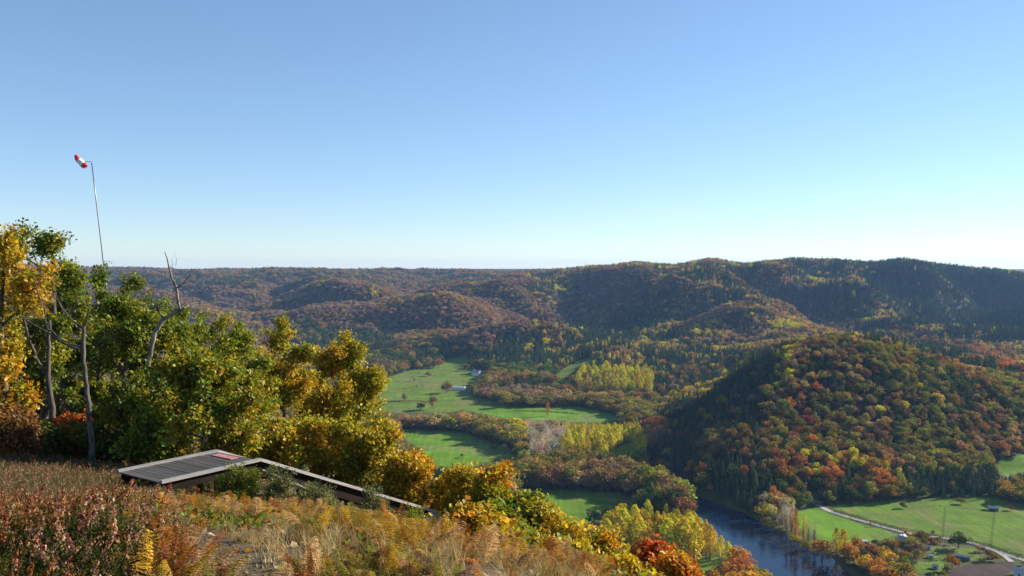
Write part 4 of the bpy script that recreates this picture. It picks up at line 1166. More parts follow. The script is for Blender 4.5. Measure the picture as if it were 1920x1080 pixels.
rr_ = random.Random(5)
for i in range(26):
    px_ = 1141 + 7.6 * i; y_ = 1041 + rr_.uniform(-7, 5) + (5 if i > 18 else 0)
    o = single_tree(px_, y_, rr_.uniform(68, 82) - (8 if i > 20 else 0), rr_.uniform(20, 27), 'poplar', 'yellow' if rr_.random() < .68 else 'lime',
                    '%s golden poplar from the left in the bright riverside row' % ordinal(i), 'poplar', var=i)
    o['group'] = 'poplars of the bright riverside row'
# hedges and fences
def hedge(line_px, h, w, colour, label, step=0.5, group=None):
    r = np.random.default_rng(int(line_px[0][0]))
    pts = [gz(*p) for p in line_px]; c = []
    for a, b in zip(pts[:-1], pts[1:]):
        n = int((b - a).length * w * h * 5) + 4
        t = r.random((n, 1)); q = np.array(a) * (1 - t) + np.array(b) * t
        lump = (0.6 + 0.7 * vnoise(q[:, 0] / 2.5, q[:, 1] / 2.5))[:, None]
        q[:, :1] += r.normal(size=(n, 1)) * w * .3; q[:, 1:2] += r.normal(size=(n, 1)) * w * .3
        q[:, 2:3] = q[:, 2:3] + r.random((n, 1)) * h * lump; c.append(q)
    c = np.vstack(c); n = len(c)
    v, f = leafy_quads(c, r.normal(size=(n, 3)) + [0, 0, .8], r.uniform(.35, .8, n), r)
    cols = np.array(C[colour]) * r.uniform(.6, 1.4, (n, 1)) * (1 + .15 * r.normal(size=(n, 3)))
    o0 = pts[0]
    me = np_mesh('hedge', v - np.array(o0), f, [M['near_leaf']], face_cols=np.clip(cols, .005, .6))
    o = link_obj('hedge', me); o.location = o0; tag(o, label, 'hedge', group); return o
hedge([(1562, 960), (1600, 971), (1650, 985), (1700, 999)], 2.4, 2.0, 'pine', 'dark trimmed hedge running along the upper side of the pale road')
hedge([(1694, 1000), (1715, 1003), (1732, 1008)], 2.2, 2.5, 'gold', 'ochre hedge at the bend of the road')
hedge([(1735, 1004), (1765, 1011), (1790, 1018)], 2.0, 2.0, 'pine', 'dark hedge between the bend and the large dark tree')
hedge([(1815, 1018), (1850, 1024), (1890, 1038), (1925, 1048)], 2.4, 2.5, 'pine', 'dark hedge below the meadow right of the large tree')
hedge([(700, 754), (740, 753), (790, 752), (800, 755)], 1.6, 3, 'rust', 'low dark hedge across the foot of the far meadow')
hedge([(1836, 1050), (1860, 1047), (1880, 1045)], 1.6, 2.5, 'olive', 'olive hedge above the ploughed field')
hedge([(1740, 1052), (1765, 1050), (1790, 1054)], 1.4, 2.0, 'green', 'green garden hedge behind the tiny hut')
hedge([(962, 771), (1030, 772), (1078, 776)], 1.6, 3, 'pine', 'dark hedge line across the valley strip meadow')
hedge([(720, 728), (745, 729), (765, 729)], 1.2, 3, 'tan', 'tan scrub strip in the middle of the far meadow')

def fence(line_px, label, group):
    pts = [gz(*p) for p in line_px]; o0 = pts[0].copy()
    t = empty('wire_fence', o0); tag(t, label, 'fence', group)
    posts = MB(); wires = MB(); post_me = MB().box((0, 0, .55), (.14, .14, 1.5)).mesh('post', M['fence_wood'])
    for a, b in zip(pts[:-1], pts[1:]):
        n = max(1, int((b - a).length / 5)); prev = None
        for k in range(n + 1):
            q = a.lerp(b, k / n); q.z = float(height(np.array([q.x]), np.array([q.y]))[0])
            link_obj('post', post_me, t, q - o0)
            if prev is not None:
                for hh in (.4, .8, 1.15): wires.beam(prev - o0 + Vector((0, 0, hh)), q - o0 + Vector((0, 0, hh)), .05, .05)
            prev = q
    wires.build('wire', M['fence_wood'], t)
fence([(1775, 950), (1773, 975), (1771, 1004)], 'wire fence crossing the big meadow in its middle', 'fences dividing the big meadow')
fence([(1868, 960), (1864, 990), (1861, 1024)], 'wire fence crossing the big meadow near its right side', 'fences dividing the big meadow')
fence([(1700, 953), (1775, 949), (1868, 960)], 'wire fence along the upper part of the big meadow', 'fences dividing the big meadow')
fence([(1030, 972), (1060, 974), (1090, 976)], 'wire fence across the lower end of the riverside meadow', None)
make_forest()

# ------------------------------------------------------------------ haze
def haze():
    b = MB().box((0, 3500, -60), (15000, 15000, 262))
    me = bpy.data.meshes.new('haze'); me.from_pydata(b.v, [], b.f)
    m, nt, out = new_mat('haze')
    pv = N(nt, 'ShaderNodeVolumePrincipled')
    pv.inputs['Color'].default_value = (*HAZE_COLOR, 1); pv.inputs['Density'].default_value = HAZE_DENSITY; pv.inputs['Anisotropy'].default_value = 0.1
    nt.links.new(pv.outputs[0], out.inputs['Volume']); me.materials.append(m)
    o = link_obj('haze', me); tag(o, kind='stuff')
haze()
# ------------------------------------------------------------------ our hilltop: trees
def spray_mesh(name, seed, n=23, rad=0.46, leaf=0.136):
    r = np.random.default_rng(seed)
    u = r.normal(size=(n, 3)); u /= np.linalg.norm(u, axis=1)[:, None]
    c = u * (rad * r.random((n, 1)) ** 0.6) * np.array([1, 1, .75])
    nr = u * 0.5 + r.normal(size=(n, 3)) * 0.8 + np.array([0, 0, .5])
    v, f = leafy_quads(c, nr, r.uniform(.55, 1.4, n) * leaf, r, 1.25)
    tone = np.clip(r.uniform(.6, 1.35, (n, 1)) * (1 + .14 * r.normal(size=(n, 3))), .3, 1.7)
    return np_mesh(name, v, f, [M['plant_foliage']], face_cols=tone)
SPRAYS = [spray_mesh('spray', 300 + i) for i in range(7)]

def spray_arrays():
    V, T_ = [], []
    for me in SPRAYS:
        v = np.empty(len(me.vertices) * 3, np.float32); me.vertices.foreach_get('co', v); V.append(v.reshape(-1, 3))
        c = np.empty(len(me.polygons) * 4, np.float32); me.attributes['leaf_tone'].data.foreach_get('color', c); T_.append(c.reshape(-1, 4)[:, :3])
    return np.array(V), None, np.array(T_)
SPRAY_NP = spray_arrays()
PAL = {
 'green': [(0.075, 0.105, 0.012), (0.115, 0.135, 0.014), (0.055, 0.080, 0.012), (0.17, 0.16, 0.016)],
 'dark': [(0.035, 0.055, 0.012), (0.06, 0.08, 0.015), (0.10, 0.06, 0.02)],
 'yellowgreen': [(0.20, 0.180, 0.014), (0.14, 0.145, 0.014), (0.28, 0.21, 0.015), (0.24, 0.15, 0.015)],
 'greenyellow': [(0.11, 0.135, 0.015), (0.16, 0.165, 0.016), (0.075, 0.10, 0.015), (0.22, 0.18, 0.015)],
 'gold': [(0.26, 0.19, 0.012), (0.21, 0.17, 0.014), (0.28, 0.15, 0.014), (0.16, 0.155, 0.014)],
 'orange': [(0.30, 0.15, 0.014), (0.27, 0.10, 0.014), (0.29, 0.20, 0.014)],
 'rust': [(0.22, 0.05, 0.015), (0.25, 0.08, 0.016), (0.16, 0.04, 0.015)],
 'brown': [(0.13, 0.07, 0.025), (0.20, 0.09, 0.025), (0.09, 0.06, 0.025)],
 'bluegreen': [(0.07, 0.085, 0.035), (0.12, 0.12, 0.05), (0.10, 0.08, 0.04)],
}
def unit(v): return v / max(np.linalg.norm(v), 1e-9)

def grow(seed, H, rx, hc, rz_, nlimb=9, trunk_r=0.14, density=1.0, bare_low=0.0, per=3):
    """trunk, limbs, branches and twigs inside an ellipsoid (half width rx, centre height hc, half height rz_)"""
    r = np.random.default_rng(seed)
    V = []; F = []; off = [0]
    anchors = []
    def tube(pts, rad, n):
        v, f = tube_np(pts, rad, n); V.append(v); F.append(f + off[0]); off[0] += len(v)
    def path(p, d, L, k, wob, up):
        pts = [p]
        for i in range(k):
            d = unit(d + r.normal(size=3) * wob + np.array([0, 0, up])); p = p + d * L / k; pts.append(p)
        return np.array(pts)
    def reach(p, d):
        # distance from p to the envelope along d
        s = np.array([1 / rx, 1 / rx, 1 / rz_]); a = (p - [0, 0, hc]) * s; b = d * s
        A = b @ b; B = 2 * a @ b; Cc = a @ a - 1; q = B * B - 4 * A * Cc
        return (-B + math.sqrt(q)) / (2 * A) if q > 0 else rx * .4
    tl = hc + rz_ * .45
    tp = path(np.array([0, 0, -0.4]), np.array([r.normal() * .06, r.normal() * .06, 1]), tl + .4, 8, .07, .04)
    tube(tp, np.linspace(trunk_r, trunk_r * .3, 9), 8)
    for i in range(nlimb):
        f_ = 0.28 + 0.70 * (i + .5) / nlimb
        j = f_ * 8; k = int(j); p0 = tp[k] * (1 - (j - k)) + tp[min(k + 1, 8)] * (j - k)
        p0[2] = max(p0[2], 0.15)
        a = i * 2.399 + r.random() * .7; el = R(r.uniform(5, 45) + 35 * f_ * (i / nlimb))
        d = np.array([math.cos(a) * math.cos(el), math.sin(a) * math.cos(el), math.sin(el)])
        L = max(.5, reach(p0, d) * r.uniform(.72, 1.0)); lp = path(p0, d, L, 6, .17, .05)
        r1 = trunk_r * .48 * (1.1 - .5 * f_)
        tube(lp, np.linspace(r1, r1 * .22, 7), 6)
        nb = int(6 * density + r.random() * 2)
        for b in range(nb):
            g = r.uniform(.28, 1.0); j = g * 6; k = min(int(j), 5); q0 = lp[k] * (1 - (j - k)) + lp[k + 1] * (j - k)
            dd = unit(unit(lp[k + 1] - lp[k]) * .7 + r.normal(size=3) * .75 + [0, 0, .15])
            LL = min(reach(q0, dd) * 1.02, L * .6) * r.uniform(.55, 1); LL = max(LL, .3)
            bp = path(q0, dd, LL, 4, .22, .05); tube(bp, np.linspace(r1 * .35, r1 * .1, 5), 4)
            for w in range(5):
                gg = r.uniform(.2, 1.0); jj = gg * 4; kk = min(int(jj), 3); s0 = bp[kk] * (1 - (jj - kk)) + bp[kk + 1] * (jj - kk)
                d3 = unit(unit(bp[kk + 1] - bp[kk]) * .6 + r.normal(size=3) * .8 + [0, 0, .2]); L3 = LL * .45 * r.uniform(.6, 1.1) + .12
                sp = path(s0, d3, L3, 3, .2, .05); tube(sp, np.linspace(r1 * .12 + .003, .003, 4), 3)
                for t in np.linspace(.35, 1, per): anchors.append(s0 + (sp[-1] - s0) * t + r.normal(size=3) * .06)
    anchors = np.array(anchors)
    if bare_low > 0: anchors = anchors[anchors[:, 2] > bare_low]
    return np.vstack(V), np.vstack(F), anchors

def near_tree(px, d, top, bot, wpx, pal, label, seed, dens=1.0, spray=1.0, name='oak_tree', cat='tree', trunk_r=None, nlimb=9, per=3, bark='oak_bark', second=None, keep=1.0, group=None):
    x = (px - 960) / FPX * d
    base = float(near_height(np.array([x]), np.array([d]))[0])
    ztop = P(px, top, d).z - .36 * spray; zbot = max(P(px, bot, d).z, base + .1)
    H = ztop - base; rx = max(wpx / 2 * d / FPX - .16 * spray, .3); hc = (ztop + zbot) / 2 - base; rz_ = (ztop - zbot) / 2
    tr = trunk_r or (0.05 + H * .014)
    V, F, A = grow(seed, H, rx, hc, rz_, nlimb, tr, dens, per=per)
    r = np.random.default_rng(seed + 5)
    if keep < 1: A = A[fbm(A[:, 0] * 7 + 31 * seed, (A[:, 1] + A[:, 2]) * 7, 9, 2) < keep]
    o = empty(name, (x, d, base)); tag(o, label, cat, group)
    link_obj('trunk', np_mesh('trunk', V, F, [M[bark]], smooth=True), o)
    n = len(A); ps = np.array(PAL[pal])
    cl = np.clip((fbm(A[:, 0] * 10 + seed * 13, (A[:, 2] + A[:, 1] * .6) * 10, 14, 3) - .25) * 2 * len(ps) * .98, 0, len(ps) - .01)
    ci = np.clip(cl + r.normal(size=n) * .45, 0, len(ps) - .01).astype(int)
    tint = ps[ci]
    if second:
        s = np.array(PAL[second]); k = r.random(n) < np.clip(.15 + .5 * A[:, 0] / max(rx, .1), 0, .8); tint[k] = s[r.integers(0, len(s), k.sum())]
    tint = tint * r.uniform(.75, 1.3, (n, 1))
    sc = r.uniform(.75, 1.2, n) * spray
    sv, sf, stn = SPRAY_NP
    fi = r.integers(0, 7, n); ang = r.random(n) * 6.283; tl = r.normal(size=(n, 2)) * .35
    vs = sv[fi] * np.stack([sc, sc, sc * .9], 1)[:, None, :]
    ca, sa = np.cos(ang)[:, None], np.sin(ang)[:, None]
    X = vs[..., 0] * ca - vs[..., 1] * sa; Y = vs[..., 0] * sa + vs[..., 1] * ca; Z = vs[..., 2] + X * tl[:, :1] + Y * tl[:, 1:]
    vs = np.stack([X, Y, Z], -1) + A[:, None, :]
    nv = vs.shape[1]; nf = nv // 4
    fc = stn[fi] * tint[:, None, :] * 1.65
    me = np_mesh('crown', vs.reshape(-1, 3), np.arange(n * nv).reshape(-1, 4), [M['near_leaf']], face_cols=np.clip(fc.reshape(-1, 3), 0, .7))
    link_obj('crown', me, o)
    return o

T = [ # px, d, top, bottom of crown, width, palette, label, options
 (12, 33, 425, 650, 190, 'gold', 'bright orange and gold oak at the left edge of the photo', dict(second='gold')),
 (20, 42, 500, 760, 170, 'greenyellow', 'green and ochre oak behind the bright orange one', dict(second='gold')),
 (95, 45, 540, 780, 150, 'green', 'green oak seen between the crooked pale branches', {}),
 (70, 37, 396, 620, 170, 'green', 'tall dark green oak with thin top rising above the orange one', dict(keep=.50, nlimb=11)),
 (140, 40, 462, 640, 120, 'green', 'open branched oak reaching towards the windsock pole', dict(keep=.48, nlimb=9)),
 (205, 41, 515, 720, 150, 'green', 'green oak left of the pale dead trunk', {}),
 (252, 44, 492, 690, 120, 'green', 'green oak with bare twigs poking out of its top', dict(keep=.62)),
 (318, 50, 528, 700, 110, 'green', 'green oak behind the pale dead trunk', {}),
 (395, 52, 572, 740, 140, 'greenyellow', 'green oak right of the dead trunk', {}),
 (370, 34, 655, 880, 290, 'green', 'big rounded green oak behind the wooden ramp', dict(second='yellowgreen', per=4, nlimb=13)),
 (265, 36, 690, 880, 190, 'green', 'dark green oak at the left end of the ramp', dict(nlimb=10)),
 (478, 50, 585, 780, 180, 'yellowgreen', 'yellow-green oak in the middle of the row', {}),
 (445, 40, 700, 880, 160, 'greenyellow', 'yellowish oak directly above the ramp crest', {}),
 (632, 46, 628, 870, 200, 'yellowgreen', 'large yellow-green oak standing out against the valley', dict(per=4, nlimb=12)),
 (545, 50, 655, 830, 150, 'yellowgreen', 'yellow oak left of the large one with dark limbs', {}),
 (560, 38, 770, 930, 190, 'yellowgreen', 'yellow-green oak close behind the sloping half of the ramp', {}),
 (685, 38, 750, 960, 165, 'yellowgreen', 'golden green oak above the lower end of the ramp', dict(second='gold', nlimb=11)),
 (765, 36, 835, 975, 100, 'gold', 'orange tinted young oak right of the golden green one', dict(second='orange')),
 (735, 40, 885, 985, 110, 'yellowgreen', 'low yellow oak bush touching the ramp', {}),
 (872, 36, 862, 1000, 90, 'gold', 'pointed golden sapling beyond the ramp end', {}),
 (922, 30, 862, 1010, 90, 'gold', 'golden sapling with orange tips right of the pointed one', dict(second='orange')),
 (968, 27, 905, 1050, 120, 'greenyellow', 'green and yellow sapling in front of the riverside meadow', {}),
 (905, 24, 950, 1060, 150, 'green', 'green oak shrub right of the ramp end', dict(second='greenyellow')),
 (1040, 26, 968, 1100, 140, 'gold', 'golden oak shrub left of the red one', {}),
 (1115, 27, 992, 1120, 110, 'gold', 'ochre oak shrub touching the red sapling', dict(second='orange')),
 (1188, 29, 1000, 1110, 80, 'rust', 'rust red sapling above the bottom edge', {}),
 (838, 39, 880, 1010, 85, 'yellowgreen', 'yellow-green sapling squeezed behind the ramp tip', {}),
 (1000, 29, 935, 1080, 110, 'gold', 'golden sapling behind the green and yellow one', {}),
 (1085, 31, 985, 1100, 80, 'yellowgreen', 'yellow-green sapling half hidden by ochre shrubs', {}),
 (890, 20, 985, 1080, 120, 'gold', 'golden oak shrub in front of the green one', {}),
 (1262, 27, 1042, 1160, 105, 'orange', 'orange oak shrub rightmost on our slope', {}),
 (1050, 19, 1035, 1140, 190, 'gold', 'golden shrub at the bottom edge below the others', dict(second='greenyellow')),
 (1185, 23, 1062, 1160, 130, 'gold', 'ochre shrub at the bottom edge under the red sapling', {}),
 (960, 19, 1030, 1120, 150, 'greenyellow', 'green shrub at the bottom edge left of the golden one', {}),
 (165, 45, 505, 720, 140, 'green', 'green oak between the windsock pole and the forked grey tree', {}),
 (290, 42, 560, 760, 130, 'green', 'leafy green oak directly behind the pale trunk', {}),
 (432, 46, 598, 800, 150, 'greenyellow', 'yellowing oak between the ramp crest and the skyline', {}),
 (525, 48, 620, 780, 130, 'yellowgreen', 'small topped yellow oak right of the middle one', {}),
 (40, 50, 560, 800, 210, 'green', 'shaded oak behind the orange one', {}),
 (130, 52, 575, 800, 190, 'greenyellow', 'shaded oak behind the grey forked trunk', {}),
 (225, 54, 590, 810, 180, 'green', 'shaded oak deep in the left wood', {}),
 (320, 58, 620, 830, 190, 'greenyellow', 'oak deep in the wood behind the dead trunk', {}),
]
for k, a in enumerate(T):
    o = dict(a[7])
    if 'shaded' in a[6] or 'deep in the' in a[6]: o['dens'] = .55
    near_tree(*a[:7], 900 + 7 * k, **o)
U = [(10, 32, 770, 'brown', 'brown leaved undergrowth shrub at the left edge'), (75, 34, 790, 'dark', 'dark shrub under the forked oak'), (130, 36, 780, 'rust', 'reddish shrub among the trunks'),
     (190, 34, 795, 'dark', 'dark shrub left of the short thick trunk'), (240, 38, 780, 'brown', 'brown shrub behind the short thick trunk'), (300, 40, 760, 'dark', 'shaded shrub behind the left ramp end'), (45, 40, 740, 'brown', 'russet shrub in the deep shade'),
     (160, 42, 750, 'dark', 'dark green holly-like shrub in the wood')]
for k, (px, d, top, pal, lab) in enumerate(U):
    near_tree(px, d, top, 870, 110, pal, lab, 2000 + k, name='shrub', cat='shrub', nlimb=6, trunk_r=.04, per=2)
S = [(600, 26.5, 918, 960, 50, 'bluegreen', 'grey-green broom bush under the sloping ramp'), (432, 25.5, 898, 930, 36, 'green', 'green broom bush under the ramp crest'), (690, 28, 940, 975, 50, 'bluegreen', 'grey broom bush below the middle of the ramp'),
     (525, 26, 902, 930, 34, 'bluegreen', 'small broom bush right of the ramp crest'), (770, 25, 985, 1010, 60, 'greenyellow', 'yellowish bush below the ramp end')]
for k, (px, d, top, bot, w, pal, lab) in enumerate(S):
    near_tree(px, d, top, bot, w, pal, lab, 2100 + k, name='broom_bush', cat='bush', nlimb=7, trunk_r=.02, spray=.34, per=2)

# dead trees: trunk and branches follow the photograph, at their own distance
def dead_tree(d, stems, label, mat, seed, thick=0.62):
    r = np.random.default_rng(seed)
    x0, y0 = stems[0][0][0], stems[0][0][1]
    bx = (x0 - 960) / FPX * d; bz = float(near_height(np.array([bx]), np.array([d]))[0])
    t = empty('dead_tree', (bx, d, bz)); tag(t, label, 'tree')
    for si, pts in enumerate(stems):
        ps, rs = [], []
        swing = 0 if si == 0 else r.uniform(-1.2, 1.2)
        n = len(pts)
        for i, (px, py, rad) in enumerate(pts):
            q = P(px, py, d + swing * i / max(n - 1, 1)); ps.append(np.array(q) - [bx, d, bz]); rs.append(rad * thick)
        if si == 0: ps.insert(0, np.array([0, 0, -.5])); rs.insert(0, rs[0] * 1.25)
        # refine
        P_, R_ = [], []
        for i in range(len(ps) - 1):
            for k in range(3):
                P_.append(ps[i] * (1 - k / 3) + ps[i + 1] * k / 3 + (r.normal(size=3) * rs[i] * .25 if k else 0)); R_.append(rs[i] * (1 - k / 3) + rs[i + 1] * k / 3)
        P_.append(ps[-1]); R_.append(rs[-1])
        v, f = tube_np(P_, R_, 8)
        if si > 0 and len(pts) > 2:
            for k in range(3):
                i = r.integers(2, len(P_) - 1); q = P_[i]; dr = unit(r.normal(size=3) + [0, 0, .6]) * r.uniform(.2, .5)
                v2, f2 = tube_np([q, q + dr * .5, q + dr + r.normal(size=3) * .04], [R_[i] * .35, R_[i] * .22, .004], 4); f = np.vstack([f, f2 + len(v)]); v = np.vstack([v, v2])
        link_obj('trunk' if si == 0 else 'branch', np_mesh('branch', v, f, [mat], smooth=True), t)
    return t
dead_tree(37, [
 [(270, 760, .17), (276, 700, .16), (282, 665, .15), (290, 622, .15), (305, 600, .16), (325, 588, .14), (345, 579, .10)],
 [(338, 582, .09), (333, 560, .085), (331, 540, .085), (322, 522, .07), (317, 502, .06), (314, 486, .045), (309, 471, .02)],
 [(326, 545, .06), (337, 537, .065), (347, 528, .045), (352, 521, .04), (358, 516, .02)],
 [(345, 578, .05), (356, 570, .04), (372, 567, .035), (390, 566, .012)],
 [(306, 600, .05), (300, 586, .045), (297, 573, .02)],
 [(318, 502, .02), (324, 495, .015), (321, 486, .006)], [(329, 500, .012), (331, 490, .012), (330, 480, .004)],
], 'pale barkless dead tree with a forked top beside the green oaks', M['dead_bark'], 5)
dead_tree(31, [
 [(172, 850, .17), (169, 800, .15), (163, 740, .14), (159, 690, .13), (156, 650, .12), (157, 612, .09)],
 [(152, 656, .07), (130, 650, .06), (112, 640, .06), (95, 626, .055), (76, 616, .04), (58, 605, .03), (44, 598, .02)],
 [(152, 650, .06), (132, 646, .05), (112, 634, .05), (98, 622, .05), (88, 616, .05)],
 [(155, 612, .05), (140, 604, .05), (128, 594, .045), (116, 578, .04), (108, 562, .035), (102, 542, .02), (98, 522, .012)],
 [(90, 618, .04), (85, 600, .035), (84, 585, .03), (80, 562, .025), (74, 545, .012)],
 [(128, 596, .035), (136, 582, .03), (144, 566, .03), (146, 548, .012)],
 [(160, 610, .04), (164, 592, .035), (168, 574, .012)],
 [(170, 650, .03), (185, 642, .03), (198, 634, .025), (208, 628, .02), (214, 620, .008)],
 [(128, 594, .025), (112, 566, .02), (96, 552, .015), (82, 540, .006)],
 [(62, 520, .03), (70, 545, .03), (80, 575, .02)],
], 'grey forked leafless tree with crooked pale branches in the left wood', M['grey_bark'], 6)
dead_tree(36, [
 [(102, 830, .22), (98, 780, .20), (94, 740, .19), (90, 700, .17), (92, 650, .14), (93, 600, .1)],
 [(88, 700, .12), (72, 680, .11), (60, 650, .10), (50, 620, .09), (42, 590, .06), (40, 560, .03)],
], 'dark thick trunk dividing low beside the grey forked tree', M['oak_bark'], 8)
dead_tree(36, [[(222, 875, .30), (222, 850, .28), (223, 825, .26), (226, 780, .24), (230, 735, .18), (236, 700, .10)]], 'short thick dark trunk next to the left end of the ramp', M['oak_bark'], 9)
dead_tree(42, [[(50, 820, .14), (50, 760, .13), (48, 700, .12), (46, 640, .09)]], 'straight dark trunk second from the left', M['oak_bark'], 10)

# ------------------------------------------------------------------ launch ramp of boards
F_ = P(490, 862, 28.0); zr = F_.z
def at_z(px, py, z):
    x, y, zz = ray(px, py); k = z / zz; return Vector((float(x * k), float(y * k), z))
B_ = at_z(405, 845, zr); L2 = at_z(340, 885, zr)
wv = (B_ - F_); width = wv.length; wv.normalize()
u1 = (L2 - F_); u1 = (u1 - wv * u1.dot(wv)).normalized()
rx_, ry_, rz2 = (float(q) for q in ray(820, 960)); rdir = Vector((rx_ / ry_, 1.0, rz2 / ry_)); u2 = rdir * (F_.dot(wv) / rdir.dot(wv)) - F_; slope_len = u2.length; u2.normalize()
rampo = empty('launch_ramp', F_); tag(rampo, 'weathered wooden launch ramp of grey boards with a level deck and a sloping half', 'ramp')
def deck(u, length, n, edge):
    nn = u.cross(wv).normalized()
    if nn.z < 0: nn = -nn
    Mr = Matrix((wv, u, nn)).transposed(); pitch = length / n
    me = MB().box((0, 0, 0), (width - .22, pitch * .86, .045)).mesh('plank', M['deck_wood'])
    for k in range(n):
        o = link_obj('plank', me, rampo); rr = random.uniform(-.006, .006)
        o.matrix_local = Matrix.Translation(wv * width / 2 + u * (k + .5) * pitch + nn * (rr - .05)) @ Mr.to_4x4()
    for s in (.055, width - .055):
        b = MB(); b.box((0, 0, 0), (.11, length, .10)); o = b.build('edge_beam', M['edge_wood'], rampo)
        o.matrix_local = Matrix.Translation(wv * s + u * length / 2 + nn * (.0)) @ Mr.to_4x4()
    for s in (.75, width / 2, width - .75):
        b = MB(); b.box((0, 0, 0), (.09, length - .7, edge)); o = b.build('joist', M['under_wood'], rampo)
        o.matrix_local = Matrix.Translation(wv * s + u * length / 2 - nn * (.085 + edge / 2)) @ Mr.to_4x4()
    for s in (.16, width - .16):  # boards added as a dark strip, shade under the deck put into their colour
        b = MB(); b.box((0, 0, 0), (.04, length - .12, edge * 1.25)); o = b.build('fascia', M['fascia_shade_wood'], rampo)
        o.matrix_local = Matrix.Translation(wv * s + u * length / 2 - nn * (.075 + edge * .625)) @ Mr.to_4x4()
    return nn
n1 = deck(u1, 3.6, 21, .22); n2 = deck(u2, slope_len, 42, .34)
for s in (.75, width - .75):
    for tlen, u, drop in ((1.2, u1, .3), (3.4, u1, .3), (0.3, u2, .42), (2.6, u2, .42), (4.9, u2, .42), (7.2, u2, .42), (9.2, u2, .42)):
        a = wv * s + u * tlen - Vector((0, 0, drop)); g = F_ + a
        hz_ = float(near_height(np.array([g.x]), np.array([g.y]))[0]) - .4 - F_.z
        if a.z - hz_ > .1: MB().beam(a, Vector((a.x + .001, a.y, min(hz_, a.z - .3))), .12, .12, Vector((0, 1, 0))).build('post', M['under_wood'], rampo)
MB().beam(Vector((0, 0, -.32)) - wv * .06 , u2 * 2.2 + Vector((0, 0, -.55)) - wv * .06, .04, .05).build('brace', M['edge_wood'], rampo)
o = MB().box((0, 0, 0), (width, .06, .34)).build('end_board', M['edge_wood'], rampo)
o.matrix_local = Matrix.Translation(wv * width / 2 + u2 * (slope_len + .04) - n2 * .16) @ Matrix((wv, u2, n2)).transposed().to_4x4()
o = MB().box((0, 0, 0), (.10, .60, .30)).build('end_cheek', M['edge_wood'], rampo)
o.matrix_local = Matrix.Translation(-wv * .055 + u2 * (slope_len - .28) - n2 * .22) @ Matrix((wv, u2, n2)).transposed().to_4x4()
o = MB().box((0, 0, 0), (1.05, .30, .02)).build('red_board', M['red_paint'], rampo)
o.matrix_local = Matrix.Translation(wv * (width * .60) + u1 * .36 - Vector((0, 0, .012))) @ Matrix((wv, u1, n1)).transposed().to_4x4()
o['label'] = 'faded red board lying near the crest'

# ------------------------------------------------------------------ windsock
d = 45.0
top = P(172, 305, d); low = P(198, 500, d); dirp = (low - top).normalized()
gx = low + dirp * 6.0
zb = float(near_height(np.array([gx.x]), np.array([gx.y]))[0]); base = top + dirp * ((top.z - zb) / -dirp.z)
ws = empty('windsock', base); tag(ws, 'red and white windsock on a tall leaning metal pole above the oaks', 'windsock')
mid = (top + base) / 2 + Vector((-.12, 0, 0))
pp = [base + (mid - base) * t * 2 if t < .5 else mid + (top - mid) * (t - .5) * 2 for t in np.linspace(0, 1, 9)]
MB().tube([p - base for p in pp], list(np.linspace(.055, .028, 9)), 8).build('pole', M['metal_pole'], ws, smooth=True)
arm_end = P(158, 303.2, d)
MB().tube([top - base + Vector((0, 0, .04)), P(165, 303, d) - base, arm_end - base, P(156, 300.5, d) - base], .014, 6).build('arm', M['metal_pole'], ws)
cen = [P(159.5, 312.5, d), P(157.2, 309.5, d), P(154.0, 306.2, d), P(150.2, 302.6, d), P(146.6, 299.2, d), P(144.2, 295.4, d), P(143.0, 290.8, d)]
rad = [.155, .165, .16, .15, .14, .12, .085]
MB().tube([c - base for c in [P(160.2, 313.8, d), P(160.0, 313.4, d)]], .165, 16, cap=False).build('ring', M['metal_pole'], ws)
MB().tube([arm_end - base, P(161.5, 309.5, d) - base], .008, 5).build('cord', M['metal_pole'], ws)
def smooth_line(c, rr, n=4):
    q, s = [], []
    for i in range(len(c) - 1):
        for k in range(n):
            t = k / n; p0 = c[max(i - 1, 0)]; p1 = c[i]; p2 = c[i + 1]; p3 = c[min(i + 2, len(c) - 1)]
            q.append(0.5 * ((2 * p1) + (p2 - p0) * t + (2 * p0 - 5 * p1 + 4 * p2 - p3) * t * t + (-p0 + 3 * p1 - 3 * p2 + p3) * t ** 3)); s.append(rr[i] * (1 - t) + rr[i + 1] * t)
    return q + [c[-1]], s + [rr[-1]]
q, s = smooth_line(cen, rad)
n = len(q); cuts = [0, int(n * .20), int(n * .62), n - 1]
for k, mt in enumerate(('sock_red', 'sock_white', 'sock_red')):
    b = MB().tube([p - base for p in q[cuts[k]:cuts[k + 1] + 1]], [v * (1 + .07 * math.sin(i * 2.1 + k)) for i, v in enumerate(s[cuts[k]:cuts[k + 1] + 1])], 14, cap=False)
    o = b.build('sleeve_band', M[mt], ws, smooth=True)
    if k == 1: o['label'] = 'white middle band of the sleeve'

